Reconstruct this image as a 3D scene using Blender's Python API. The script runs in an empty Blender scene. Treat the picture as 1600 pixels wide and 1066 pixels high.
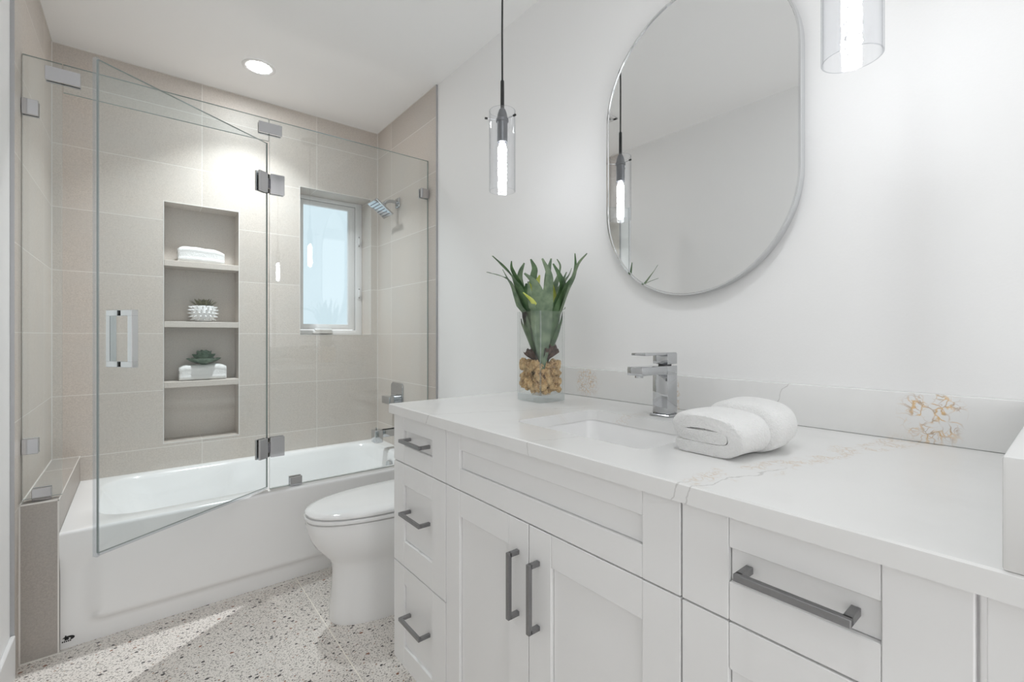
import bpy, bmesh, math, random
from mathutils import Vector, Matrix
random.seed(7)
PI = math.pi
sc = bpy.context.scene
COL = sc.collection

# ------------------------------------------------------------------ camera
cam_d = bpy.data.cameras.new('camera')
cam_d.sensor_width = 36.0
cam_d.lens = 722.0 / 1600.0 * 36.0
cam_d.shift_y = -(533.0 - 524.2) / 1600.0
cam_d.clip_start = 0.02
cam = bpy.data.objects.new('camera', cam_d)
COL.objects.link(cam)
cam.location = (0, 0, 1.153)
cam.rotation_euler = (PI / 2, 0, -math.radians(38.9))
sc.camera = cam

# ------------------------------------------------------------------ world, exposure
WORLD = 1.7
DOWN_TUB = 8.8
FILL_AISLE = 0.6
BULB = 24
PANE = 0.87
w = bpy.data.worlds.new('world')
sc.world = w
w.use_nodes = True
w.node_tree.nodes['Background'].inputs[0].default_value = (0.985, 0.995, 1.0, 1)
w.node_tree.nodes['Background'].inputs[1].default_value = WORLD
sc.view_settings.view_transform = 'Standard'
sc.view_settings.look = 'None'
sc.view_settings.gamma = 1.0
sc.view_settings.use_curve_mapping = False
sc.view_settings.exposure = 0.12
cy = sc.cycles
cy.use_denoising = True
cy.max_bounces = 14
cy.diffuse_bounces = 10
cy.glossy_bounces = 8
cy.transparent_max_bounces = 32
cy.sample_clamp_indirect = 6.0
cy.caustics_reflective = False
cy.caustics_refractive = False

# ------------------------------------------------------------------ dimensions (metres)
Y0 = 3.107      # back wall tile face
XL = -0.327     # left tile face
XT = 1.300      # right tile face
XW = 1.308      # vanity wall paint face
XWL = -0.336    # left wall paint face
H = 2.563
YT = 2.334      # tub front
ZR = 0.4345     # tub rim
YG = 2.386      # glass line
ZC = 0.926      # counter top
XC = 0.647      # counter front edge
XF = 0.660      # cabinet front face
YFRONT = -1.5


# ------------------------------------------------------------------ materials
class NT:
    def __init__(s, name):
        s.m = bpy.data.materials.new(name)
        s.m.use_nodes = True
        s.t = s.m.node_tree
        s.p = s.t.nodes.get('Principled BSDF')
        s.out = s.t.nodes.get('Material Output')

    def n(s, typ, **kw):
        nd = s.t.nodes.new(typ)
        for k, v in kw.items():
            setattr(nd, k, v)
        return nd

    def l(s, a, b):
        s.t.links.new(a, b)

    def inp(s, sock, v):
        if isinstance(v, bpy.types.NodeSocket):
            s.l(v, sock)
        else:
            sock.default_value = v

    def math(s, op, a, b=None, c=None, clamp=False):
        nd = s.n('ShaderNodeMath', operation=op, use_clamp=clamp)
        s.inp(nd.inputs[0], a)
        if b is not None:
            s.inp(nd.inputs[1], b)
        if c is not None:
            s.inp(nd.inputs[2], c)
        return nd.outputs[0]

    def step(s, v, a, b):
        nd = s.n('ShaderNodeMapRange', interpolation_type='SMOOTHSTEP', clamp=True)
        s.inp(nd.inputs[0], v)
        nd.inputs[1].default_value = a
        nd.inputs[2].default_value = b
        return nd.outputs[0]

    def mix(s, f, a, b):
        nd = s.n('ShaderNodeMix', data_type='RGBA')
        s.inp(nd.inputs[0], f)
        for i, v in ((6, a), (7, b)):
            s.inp(nd.inputs[i], v if isinstance(v, bpy.types.NodeSocket) else (*v, 1))
        return nd.outputs[2]

    def noise(s, vec, scale, detail=2.0, rough=0.5, out='Fac'):
        nd = s.n('ShaderNodeTexNoise')
        s.l(vec, nd.inputs['Vector'])
        nd.inputs['Scale'].default_value = scale
        nd.inputs['Detail'].default_value = detail
        nd.inputs['Roughness'].default_value = rough
        return nd.outputs[out]

    def pos(s):
        return s.n('ShaderNodeNewGeometry').outputs['Position']

    def obj(s):
        return s.n('ShaderNodeTexCoord').outputs['Object']

    def xyz(s, v):
        nd = s.n('ShaderNodeSeparateXYZ')
        s.l(v, nd.inputs[0])
        return nd.outputs

    def bump(s, h, strength, dist):
        nd = s.n('ShaderNodeBump')
        nd.inputs['Strength'].default_value = strength
        nd.inputs['Distance'].default_value = dist
        s.l(h, nd.inputs['Height'])
        s.l(nd.outputs[0], s.p.inputs['Normal'])

    def set(s, **kw):
        for k, v in kw.items():
            sk = s.p.inputs[k.replace('_', ' ')]
            s.inp(sk, v if not isinstance(v, tuple) else (*v, 1))


def plain(name, col, rough=0.5, metal=0.0, noise=0.0, nscale=40.0, bump=0.0, spec=None):
    t = NT(name)
    t.set(Base_Color=col, Roughness=rough, Metallic=metal)
    if spec is not None:
        t.p.inputs['Specular IOR Level'].default_value = spec
    if noise or bump:
        v = t.obj()
        f = t.noise(v, nscale, 3)
        if noise:
            dk = tuple(c * (1 - noise) for c in col)
            lt = tuple(min(1, c * (1 + noise)) for c in col)
            t.set(Base_Color=t.mix(f, dk, lt))
        if bump:
            t.bump(f, 0.5, bump)
    return t.m


def emis(name, col, strength):
    t = NT(name)
    t.t.nodes.remove(t.p)
    e = t.n('ShaderNodeEmission')
    e.inputs[0].default_value = (*col, 1)
    e.inputs[1].default_value = strength
    t.l(e.outputs[0], t.out.inputs[0])
    return t.m


def glass(name, tint, f0=0.04, rough=0.0, edge=None, refl=1.0):
    t = NT(name)
    t.t.nodes.remove(t.p)
    tr = t.n('ShaderNodeBsdfTransparent')
    tr.inputs[0].default_value = (*tint, 1)
    gl = t.n('ShaderNodeBsdfGlossy')
    gl.inputs['Roughness'].default_value = rough
    gl.inputs['Color'].default_value = (1, 1, 1, 1)
    lw = t.n('ShaderNodeLayerWeight')
    lw.inputs[0].default_value = 0.5
    f = t.math('MULTIPLY_ADD', t.math('POWER', lw.outputs['Facing'], 5.0), (1 - f0) * refl, f0)
    if edge is not None:      # longer path through the wall at a grazing angle
        t.l(t.mix(t.math('POWER', lw.outputs['Facing'], 6.0), tint, edge), tr.inputs[0])
    mx = t.n('ShaderNodeMixShader')
    t.l(f, mx.inputs[0])
    t.l(tr.outputs[0], mx.inputs[1])
    t.l(gl.outputs[0], mx.inputs[2])
    t.l(mx.outputs[0], t.out.inputs[0])
    return t.m


def tile(name, axis, off, joints=True, col=(0.60, 0.545, 0.495)):
    """large format porcelain tile, 0.616 x 0.305 stacked, pale grout"""
    t = NT(name)
    p = t.pos()
    x = t.xyz(p)
    u = x[axis]
    z = x[2]
    fine = t.noise(p, 170, 3, 0.75)
    cloud = t.noise(p, 5, 4, 0.6)
    speck = t.noise(p, 90, 3, 0.65)
    c = t.mix(t.step(fine, 0.3, 0.7), tuple(v * 0.88 for v in col), tuple(v * 1.08 for v in col))
    c = t.mix(t.math('MULTIPLY', t.step(cloud, 0.35, 0.7), 0.5), c, tuple(v * f for v, f in zip(col, (0.96, 1.0, 1.03))))
    c = t.mix(t.math('MULTIPLY', t.step(speck, 0.56, 0.7), 0.35), c, tuple(v * 0.78 for v in col))
    if joints:
        us = t.math('DIVIDE', t.math('SUBTRACT', u, off), 0.616)
        zs = t.math('DIVIDE', t.math('SUBTRACT', z, 1.1634), 0.305)
        # per tile tone
        cb = t.n('ShaderNodeCombineXYZ')
        t.l(t.math('FLOOR', us), cb.inputs[0])
        t.l(t.math('FLOOR', zs), cb.inputs[1])
        wn = t.n('ShaderNodeTexWhiteNoise', noise_dimensions='2D')
        t.l(cb.outputs[0], wn.inputs['Vector'])
        tone = t.math('MULTIPLY_ADD', wn.outputs['Value'], 0.10, 0.95)
        hsv = t.n('ShaderNodeHueSaturation')
        t.l(c, hsv.inputs['Color'])
        t.l(tone, hsv.inputs['Value'])
        c = hsv.outputs['Color']
        du = t.math('MULTIPLY', t.math('PINGPONG', us, 0.5), 0.616)
        dz = t.math('MULTIPLY', t.math('PINGPONG', zs, 0.5), 0.305)
        d = t.math('MINIMUM', du, dz)
        g = t.math('SUBTRACT', 1.0, t.step(d, 0.0010, 0.0020))
        c = t.mix(g, c, (0.76, 0.73, 0.69))
        t.bump(t.step(d, 0.0008, 0.0022), 0.4, 0.001)
    t.set(Base_Color=c, Roughness=0.42)
    t.p.inputs['Specular IOR Level'].default_value = 0.35
    return t.m


def quartz(name):
    t = NT(name)
    p = t.pos()
    x, y, z = t.xyz(p)
    # unfolded coordinate across the slab: x on the counter, continuing up the backsplash
    s = t.math('ADD', x, t.math('SUBTRACT', z, ZC))
    cb = t.n('ShaderNodeCombineXYZ')
    t.l(s, cb.inputs[0])
    t.l(y, cb.inputs[1])
    q = cb.outputs[0]
    wob = t.math('MULTIPLY', t.math('SUBTRACT', t.noise(q, 7, 3), 0.5), 0.09)
    wob2 = t.math('MULTIPLY', t.math('SUBTRACT', t.noise(q, 30, 3), 0.5), 0.03)
    wv = t.math('ADD', wob, wob2)
    yy = t.math('ADD', y, wv)
    nd = t.n('ShaderNodeVectorMath', operation='ADD')
    t.l(q, nd.inputs[0])
    nz = t.n('ShaderNodeTexNoise')
    t.l(q, nz.inputs['Vector'])
    nz.inputs['Scale'].default_value = 35
    sc_ = t.n('ShaderNodeVectorMath', operation='SCALE')
    t.l(nz.outputs['Color'], sc_.inputs[0])
    sc_.inputs['Scale'].default_value = 0.035
    t.l(sc_.outputs[0], nd.inputs[1])

    def web(scale, wdt):
        v = t.n('ShaderNodeTexVoronoi', feature='DISTANCE_TO_EDGE')
        t.l(nd.outputs[0], v.inputs['Vector'])
        v.inputs['Scale'].default_value = scale
        return t.math('SUBTRACT', 1.0, t.step(v.outputs['Distance'], 0.0, wdt))
    web1 = web(42, 0.09)
    web2 = web(80, 0.10)
    nmask = t.step(t.noise(q, 16, 3), 0.42, 0.58)

    def blob(cs, cyv, rs, ry):
        a = t.math('DIVIDE', t.math('SUBTRACT', s, cs), rs)
        b = t.math('DIVIDE', t.math('SUBTRACT', yy, cyv), ry)
        r = t.math('SQRT', t.math('ADD', t.math('MULTIPLY', a, a), t.math('MULTIPLY', b, b)))
        return t.math('SUBTRACT', 1.0, t.step(r, 0.55, 1.05))

    def line(sa, ya, sb, yb, wdt, soft):
        """band along a straight line between two slab points, distorted"""
        dx, dy = sb - sa, yb - ya
        L = math.hypot(dx, dy)
        ux, uy = dx / L, dy / L
        px = t.math('SUBTRACT', s, sa)
        py = t.math('SUBTRACT', yy, ya)
        al = t.math('ADD', t.math('MULTIPLY', px, ux), t.math('MULTIPLY', py, uy))
        pe = t.math('ABSOLUTE', t.math('SUBTRACT', t.math('MULTIPLY', px, uy), t.math('MULTIPLY', py, ux)))
        inside = t.math('MULTIPLY', t.step(al, -0.02, 0.02), t.math('SUBTRACT', 1.0, t.step(al, L - 0.02, L + 0.02)))
        return t.math('MULTIPLY', inside, t.math('SUBTRACT', 1.0, t.step(pe, wdt, wdt + soft)))

    base = t.mix(t.math('MULTIPLY', t.step(t.noise(q, 6, 4, 0.6), 0.45, 0.75), 0.35), (0.80, 0.80, 0.795), (0.72, 0.72, 0.715))
    def mx(*a):
        r = a[0]
        for b in a[1:]:
            r = t.math('MAXIMUM', r, b)
        return r
    # gold webs
    brk = t.step(t.noise(q, 26, 2), 0.36, 0.52)
    gold = t.math('MULTIPLY', t.math('MULTIPLY', blob(1.345, 0.205, 0.07, 0.062), brk), mx(web1, t.math('MULTIPLY', web2, nmask)))
    gold = mx(gold, t.math('MULTIPLY', t.math('MULTIPLY', blob(1.345, 1.16, 0.06, 0.06), web2), 0.75))
    band = line(0.66, 0.385, 1.285, 0.245, 0.016, 0.02)
    gold2 = t.math('MULTIPLY', t.math('MULTIPLY', band, mx(web2, web1)), t.math('MULTIPLY', nmask, 0.55))
    gold2 = mx(gold2, t.math('MULTIPLY', t.math('MULTIPLY', line(0.93, 0.93, 1.26, 0.70, 0.012, 0.02), web2), 0.28))
    gold2 = mx(gold2, t.math('MULTIPLY', t.math('MULTIPLY', line(1.285, 0.80, 1.40, 0.80, 0.004, 0.006), web2), 0.6))
    # grey hairlines
    hair = mx(line(0.60, 0.385, 0.86, 0.33, 0.0006, 0.0016), line(0.6, 0.75, 0.85, 0.70, 0.0005, 0.0014),
              line(1.30, 0.53, 1.40, 0.47, 0.0008, 0.0016), line(0.60, 1.2, 1.1, 0.98, 0.0005, 0.0016),
              line(0.60, 0.415, 0.665, 0.40, 0.0006, 0.0016))
    c = t.mix(t.math('MULTIPLY', hair, 0.45), base, (0.40, 0.39, 0.38))
    gcol = t.mix(t.step(t.noise(q, 60, 2), 0.4, 0.6), (0.70, 0.44, 0.16), (0.46, 0.32, 0.20))
    c = t.mix(t.math('MULTIPLY', gold, 0.9), c, gcol)
    c = t.mix(gold2, c, (0.62, 0.46, 0.30))
    t.set(Base_Color=c, Roughness=0.22)
    return t.m


def terrazzo(name):
    t = NT(name)
    p = t.pos()
    x, y, z = t.xyz(p)

    def chips(scale, thr, soft):
        mp = t.n('ShaderNodeMapping')
        t.l(p, mp.inputs[0])
        mp.inputs['Rotation'].default_value = (0, 0, 0.6)
        mp.inputs['Scale'].default_value = (1.0, 1.35, 1.0)
        v = t.n('ShaderNodeTexVoronoi', voronoi_dimensions='2D')
        t.l(mp.outputs[0], v.inputs['Vector'])
        v.inputs['Scale'].default_value = scale
        sp = t.n('ShaderNodeSeparateColor')
        t.l(v.outputs['Color'], sp.inputs[0])
        rad = t.math('MULTIPLY', sp.outputs[0], thr)
        wob = t.math('MULTIPLY', t.math('SUBTRACT', t.noise(p, scale * 2.4, 1), 0.5), 0.25)
        d = t.math('ADD', v.outputs['Distance'], wob)
        f = t.math('SUBTRACT', 1.0, t.step(t.math('SUBTRACT', d, rad), -soft, soft))
        return f, sp.outputs[1], sp.outputs[2]
    base = t.mix(t.step(t.noise(p, 3, 3), 0.3, 0.7), (0.80, 0.75, 0.705), (0.86, 0.82, 0.78))
    base = t.mix(t.math('MULTIPLY', t.step(t.noise(p, 220, 2, 0.7), 0.45, 0.65), 0.5), base, (0.66, 0.62, 0.58))
    f1, a1, b1 = chips(180, 0.44, 0.05)
    c1 = t.mix(t.step(a1, 0.3, 0.9), (0.22, 0.19, 0.165), (0.78, 0.74, 0.69))
    c = t.mix(t.math('MULTIPLY', f1, 0.8), base, c1)
    f2, a2, b2 = chips(98, 0.37, 0.05)
    rp = t.n('ShaderNodeValToRGB')
    rp.color_ramp.interpolation = 'CONSTANT'
    e = rp.color_ramp.elements
    e[0].position = 0.0
    e[0].color = (0.13, 0.115, 0.10, 1)
    e[1].position = 0.25
    e[1].color = (0.27, 0.24, 0.215, 1)
    for pos_, col_ in ((0.5, (0.42, 0.385, 0.35, 1)), (0.72, (0.70, 0.67, 0.63, 1)), (0.955, (0.30, 0.13, 0.06, 1))):
        k = e.new(pos_)
        k.color = col_
    t.l(a2, rp.inputs[0])
    c = t.mix(t.math('MULTIPLY', f2, 0.9), c, rp.outputs[0])
    f3, a3, b3 = chips(38, 0.25, 0.03)
    pick = t.math('MULTIPLY', f3, t.math('GREATER_THAN', b3, 0.62))
    c3 = t.mix(t.math('GREATER_THAN', a3, 0.86), (0.045, 0.04, 0.038), (0.25, 0.10, 0.05))
    c = t.mix(pick, c, c3)
    d = t.math('ABSOLUTE', t.math('SUBTRACT', x, 0.579))
    c = t.mix(t.math('SUBTRACT', 1.0, t.step(d, 0.0016, 0.0026)), c, (0.93, 0.885, 0.81))
    t.set(Base_Color=c, Roughness=0.38)
    return t.m


def terry(name):
    t = NT(name)
    v = t.obj()
    f = t.noise(v, 260, 2, 0.8)
    g = t.noise(v, 60, 2, 0.6)
    h = t.math('ADD', f, t.math('MULTIPLY', g, 0.6))
    t.bump(h, 0.7, 0.006)
    t.set(Base_Color=(0.88, 0.88, 0.875), Roughness=0.95)
    t.p.inputs['Sheen Weight'].default_value = 0.25
    return t.m


def leaf(name, c1, c2, scale=30):
    t = NT(name)
    f = t.noise(t.obj(), scale, 3)
    t.set(Base_Color=t.mix(t.step(f, 0.3, 0.7), c1, c2), Roughness=0.45)
    return t.m


M = {}
M['paint'] = plain('white wall paint', (0.87, 0.87, 0.87), 0.6, bump=0.0004, nscale=180)
M['ceil'] = plain('white ceiling paint', (0.92, 0.92, 0.92), 0.75)
M['trimw'] = plain('white trim paint', (0.82, 0.82, 0.82), 0.35)
M['caulk'] = plain('pale caulk', (0.74, 0.72, 0.69), 0.5)
M['tile_back'] = tile('tile back wall', 0, 0.275)
M['tile_side'] = tile('tile side walls', 1, 2.8815)
M['tile_plain'] = tile('tile plain', 0, 0.0, joints=False)
M['tile_curb_shade'] = tile('shaded tile on ledge', 0, 0.0, joints=False, col=(0.42, 0.385, 0.352))  # darker copy of the wall tile, the ledge's shadow put into its colour
M['edge'] = plain('aluminium tile edge', (0.45, 0.45, 0.46), 0.4, 0.6)
M['quartz'] = quartz('veined white quartz')
M['floor'] = terrazzo('terrazzo')
M['porcelain'] = plain('white porcelain', (0.85, 0.85, 0.85), 0.08)
M['acrylic'] = plain('white tub acrylic', (0.86, 0.86, 0.86), 0.14)
M['cab'] = plain('white lacquer', (0.82, 0.82, 0.82), 0.35)
M['gap'] = plain('painted vent shade', (0.5, 0.5, 0.5), 0.6)  # grey painted as the shade behind the vent louvres
M['gun'] = plain('brushed gunmetal', (0.30, 0.30, 0.305), 0.34, 1.0, noise=0.08, nscale=200)
M['chrome'] = plain('chrome', (0.56, 0.57, 0.585), 0.05, 1.0)
M['chrome_light'] = plain('bright chrome', (0.78, 0.79, 0.80), 0.06, 1.0)
M['nickel'] = plain('polished nickel clamps', (0.62, 0.62, 0.64), 0.10, 1.0)
M['darkmetal'] = plain('dark metal', (0.10, 0.10, 0.105), 0.35, 0.8)
M['socket'] = plain('graphite socket', (0.14, 0.145, 0.155), 0.35, 0.7)
M['black'] = plain('black', (0.012, 0.012, 0.012), 0.5)
M['glass'] = glass('clear shower glass', (0.962, 0.983, 0.986))
M['gedge'] = plain('polished glass edge', (0.30, 0.36, 0.34), 0.1)
M['gedge_light'] = glass('glass edge clear', (0.72, 0.80, 0.77), 0.10)
M['vglass'] = glass('clear vase glass', (0.985, 0.99, 0.988))
M['vbase'] = glass('thick vase glass', (0.90, 0.925, 0.93), 0.07)
M['vcorner'] = glass('vase corner glass', (0.80, 0.83, 0.83), 0.10)
M['shade'] = glass('clear lamp glass', (0.985, 0.988, 0.995), 0.05, 0.0, (0.50, 0.52, 0.55), 0.35)
M['shade_rim'] = glass('lamp glass rim', (0.70, 0.71, 0.73), 0.12)
M['seal'] = glass('clear vinyl seal', (0.88, 0.90, 0.92), 0.12, 0.25)
M['mirror'] = plain('mirror silver', (0.90, 0.905, 0.905), 0.0, 1.0)
M['lens'] = emis('downlight lens', (0.95, 0.985, 1.0), 110.0)
t_ = NT('lamp bulb glow')
t_.t.nodes.remove(t_.p)
e_ = t_.n('ShaderNodeEmission')
e_.inputs[0].default_value = (0.95, 0.97, 1.0, 1)
t_.l(t_.math('MULTIPLY_ADD', t_.step(t_.noise(t_.obj(), 130, 2, 0.7), 0.36, 0.52), BULB * 1.25, 0.62), e_.inputs[1])   # seeded crystal rod: bright core, dimmer bubbles
t_.l(e_.outputs[0], t_.out.inputs[0])
M['bulb'] = t_.m
M['pane'] = emis('daylit frosted pane', (0.78, 0.93, 1.0), PANE)
M['vinyl'] = plain('white vinyl', (0.80, 0.80, 0.80), 0.3)
M['terry'] = terry('white terry')
M['frond'] = leaf('fern green', (0.035, 0.085, 0.03), (0.10, 0.18, 0.075))
M['frond2'] = leaf('fern grey green', (0.09, 0.145, 0.085), (0.20, 0.27, 0.165))
M['frond3'] = leaf('young fern yellow green', (0.42, 0.48, 0.06), (0.55, 0.60, 0.15))
M['bark'] = leaf('root bark', (0.05, 0.026, 0.02), (0.15, 0.085, 0.065), 60)
M['moss'] = plain('tan moss', (0.68, 0.42, 0.22), 0.95, noise=0.7, nscale=60, bump=0.004)
M['pot'] = plain('white glazed pot', (0.80, 0.80, 0.80), 0.25)
M['succ'] = leaf('succulent green', (0.035, 0.085, 0.05), (0.14, 0.22, 0.15), 35)
M['succ2'] = leaf('succulent olive', (0.07, 0.07, 0.02), (0.20, 0.19, 0.09), 60)
M['vent'] = plain('white vent', (0.7, 0.7, 0.7), 0.5)


# ------------------------------------------------------------------ mesh helpers
def box(bm, x0, x1, y0, y1, z0, z1, bev=0.0, seg=2, mat=0, M4=None):
    t = bmesh.new()
    bmesh.ops.create_cube(t, size=1)
    for v in t.verts:
        v.co = Vector(((x0 + x1) / 2 + v.co.x * (x1 - x0), (y0 + y1) / 2 + v.co.y * (y1 - y0), (z0 + z1) / 2 + v.co.z * (z1 - z0)))
    if bev:
        bmesh.ops.bevel(t, geom=t.edges[:], offset=bev, segments=seg, profile=0.5, affect='EDGES', clamp_overlap=True)
    if M4 is not None:
        bmesh.ops.transform(t, matrix=M4, verts=t.verts)
    merge(bm, t, mat)


def merge(bm, t, mat=0):
    mp = {}
    for v in t.verts:
        mp[v] = bm.verts.new(v.co)
    for f in t.faces:
        try:
            nf = bm.faces.new([mp[v] for v in f.verts])
            nf.material_index = mat if mat is not None else f.material_index
        except ValueError:
            pass
    t.free()


def loft(bm, loops, close=True, cap0=True, cap1=True, mat=0):
    rows = [[bm.verts.new(p) for p in lp] for lp in loops]
    n = len(rows[0])
    for a, b in zip(rows, rows[1:]):
        for i in range(n if close else n - 1):
            j = (i + 1) % n
            f = bm.faces.new((a[i], a[j], b[j], b[i]))
            f.material_index = mat
    if cap0:
        bm.faces.new(list(reversed(rows[0]))).material_index = mat
    if cap1:
        bm.faces.new(rows[-1]).material_index = mat
    return rows


def tube(bm, pts, r, n=12, mat=0, square=False):
    pts = [Vector(p) for p in pts]
    rs = r if isinstance(r, (list, tuple)) else [r] * len(pts)
    up = None
    loops = []
    for i, p in enumerate(pts):
        d = (pts[min(i + 1, len(pts) - 1)] - pts[max(i - 1, 0)]).normalized()
        if up is None:
            a = Vector((0, 0, 1)) if abs(d.z) < 0.9 else Vector((1, 0, 0))
            up = (a - d * a.dot(d)).normalized()
        else:
            up = (up - d * up.dot(d)).normalized()
        s = d.cross(up)
        if square:
            loops.append([p + (s * cx + up * cz) * rs[i] for cx, cz in ((-1, -1), (1, -1), (1, 1), (-1, 1))])
        else:
            loops.append([p + (s * math.cos(2 * PI * k / n) + up * math.sin(2 * PI * k / n)) * rs[i] for k in range(n)])
    loft(bm, loops, mat=mat)


def lathe(bm, prof, c, n=32, axis=(0, 0, 1), cap0=True, cap1=True, mat=0):
    """prof: list of (radius, height along axis)"""
    ax = Vector(axis).normalized()
    a = Vector((1, 0, 0)) if abs(ax.x) < 0.9 else Vector((0, 1, 0))
    e1 = (a - ax * a.dot(ax)).normalized()
    e2 = ax.cross(e1)
    c = Vector(c)
    loops = [[c + ax * h + (e1 * math.cos(2 * PI * k / n) + e2 * math.sin(2 * PI * k / n)) * max(r, 1e-5) for k in range(n)] for r, h in prof]
    loft(bm, loops, cap0=cap0, cap1=cap1, mat=mat)


def rrect(cx, cyv, hx, hy, r, n=6):
    """rounded rectangle outline (ccw), 4*(n+1) points"""
    out = []
    for q, (sx, sy) in enumerate(((1, 1), (-1, 1), (-1, -1), (1, -1))):
        for k in range(n + 1):
            a = PI / 2 * q + PI / 2 * k / n
            out.append((cx + sx * (hx - r) + r * math.cos(a), cyv + sy * (hy - r) + r * math.sin(a)))
    return out


def to_rect(pts, cx, cyv, x0, x1, y0, y1):
    """project outline points radially on a rectangle and snap the nearest ones to its corners"""
    out = []
    for x, y in pts:
        dx, dy = x - cx, y - cyv
        k = 1e9
        if dx > 1e-9: k = min(k, (x1 - cx) / dx)
        if dx < -1e-9: k = min(k, (x0 - cx) / dx)
        if dy > 1e-9: k = min(k, (y1 - cyv) / dy)
        if dy < -1e-9: k = min(k, (y0 - cyv) / dy)
        out.append([cx + dx * k, cyv + dy * k])
    for X in (x0, x1):
        for Yv in (y0, y1):
            i = min(range(len(out)), key=lambda q: (out[q][0] - X) ** 2 + (out[q][1] - Yv) ** 2)
            out[i] = [X, Yv]
    return out


def obj(name, bm, mats, parent=None, smooth=35, recalc=True):
    """link bm (world coordinates) as ONE mesh object; under a parent the mesh is stored relative to it"""
    if recalc:
        bmesh.ops.recalc_face_normals(bm, faces=bm.faces[:])
    me = bpy.data.meshes.new(name)
    if parent is not None:
        off = parent.get('_o', None)
        o0 = Vector(off) if off is not None else Vector((0, 0, 0))
        bmesh.ops.translate(bm, vec=-o0, verts=bm.verts[:])
    bm.to_mesh(me)
    bm.free()
    for m in (mats if isinstance(mats, (list, tuple)) else [mats]):
        me.materials.append(M[m] if isinstance(m, str) else m)
    if smooth:
        me.polygons.foreach_set('use_smooth', [True] * len(me.polygons))
        me.set_sharp_from_angle(angle=math.radians(smooth))
    o = bpy.data.objects.new(name, me)
    COL.objects.link(o)
    if parent is not None:
        o.parent = parent
        ORIGIN[o.name] = parent['_o'] if parent.get('_o') is not None else (0, 0, 0)
        o['_o'] = tuple(ORIGIN[o.name])
    return o


ORIGIN = {}


def tag(o, label, cat, group=None, kind=None):
    o['label'] = label
    o['category'] = cat
    if group:
        o['group'] = group
    if kind:
        o['kind'] = kind
    return o


def thing(name, loc, label, cat, group=None):
    o = bpy.data.objects.new(name, None)
    o.empty_display_size = 0.05
    COL.objects.link(o)
    o.location = loc
    o['_o'] = tuple(loc)
    return tag(o, label, cat, group)


def struct(name, bm, mats, smooth=0):
    o = obj(name, bm, mats, None, smooth)
    o['kind'] = 'structure'
    return o


def nb():
    return bmesh.new()


# ------------------------------------------------------------------ room shell
WX0, WX1, WZ0, WZ1 = 0.79, 1.248, 1.158, 2.092     # window opening
NX0, NX1, NZ0, NZ1 = 0.104, 0.453, 0.573, 1.874    # niche opening
ND, WD = 0.14, 0.16

b = nb(); box(b, XWL - 0.1, XW + 0.1, YFRONT - 0.1, Y0 + 0.4, -0.1, 0)
struct('floor', b, 'floor')
b = nb(); box(b, XWL - 0.1, XW + 0.1, YFRONT - 0.1, Y0 + 0.4, H, H + 0.1)
struct('ceiling', b, 'ceil')
b = nb(); box(b, XW, XW + 0.1, YFRONT, Y0 + 0.3, 0, H)
struct('wall_right', b, 'paint')
b = nb(); box(b, XWL - 0.1, XWL, YFRONT, Y0 + 0.3, 0, H)
struct('wall_left', b, 'paint')
b = nb()
box(b, XWL - 0.1, -0.31, YFRONT - 0.1, YFRONT, 0, H)
box(b, 1.28, XW + 0.1, YFRONT - 0.1, YFRONT, 0, H)
box(b, -0.31, 1.28, YFRONT - 0.1, YFRONT, 2.44, H)
struct('wall_front', b, 'paint')

# back wall, tiled, with window opening and niche recess
b = nb()
def wpart(x0, x1, z0, z1, y0=Y0, y1=Y0 + 0.3, mat=0):
    box(b, x0, x1, y0, y1, z0, z1, mat=mat)
wpart(XL, NX0, 0, H)
wpart(NX1, WX0, 0, H)
wpart(WX1, XW, 0, H)
wpart(NX0, NX1, 0, NZ0)
wpart(NX0, NX1, NZ1, H)
wpart(WX0, WX1, 0, WZ0)
wpart(WX0, WX1, WZ1, H)
wpart(NX0, NX1, NZ0, NZ1, Y0 + ND, Y0 + 0.3, 1)
struct('wall_back', b, ['tile_back', 'tile_plain'])
b = nb(); box(b, XL - 0.009, XL, 2.26, Y0, 0, H)
struct('wall_left_tile', b, 'tile_side')
b = nb(); box(b, XT, XT + 0.009, 2.292, Y0, 0, H)
struct('wall_right_tile', b, 'tile_side')
# metal edge profiles of the tiling, caulk beads in the corners
b = nb(); box(b, XT - 0.001, XT + 0.008, 2.287, 2.2925, 0, H)
struct('trim_1', b, 'edge')
b = nb(); box(b, XL - 0.009, XL + 0.001, 2.2555, 2.2605, 0, H)
struct('trim_2', b, 'edge')
b = nb()
cw = 0.0035
box(b, XL, XL + cw, Y0 - cw, Y0, 0.56, H)
box(b, XT - cw, XT, Y0 - cw, Y0, ZR, H)
box(b, XL, XT, Y0 - cw, Y0, H - cw, H)
box(b, XL, XL + cw, 2.26, Y0, H - cw, H)
box(b, XT - cw, XT, 2.292, Y0, H - cw, H)
struct('trim_3', b, 'caulk')
b = nb()
cw = 0.004
box(b, XWL, -0.22, YT - 0.004, YT, 0, 0.004)
box(b, -0.225, XT, YT - 0.003, YT + 0.003, 0, 0.004)
struct('trim_4', b, 'caulk')
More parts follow.
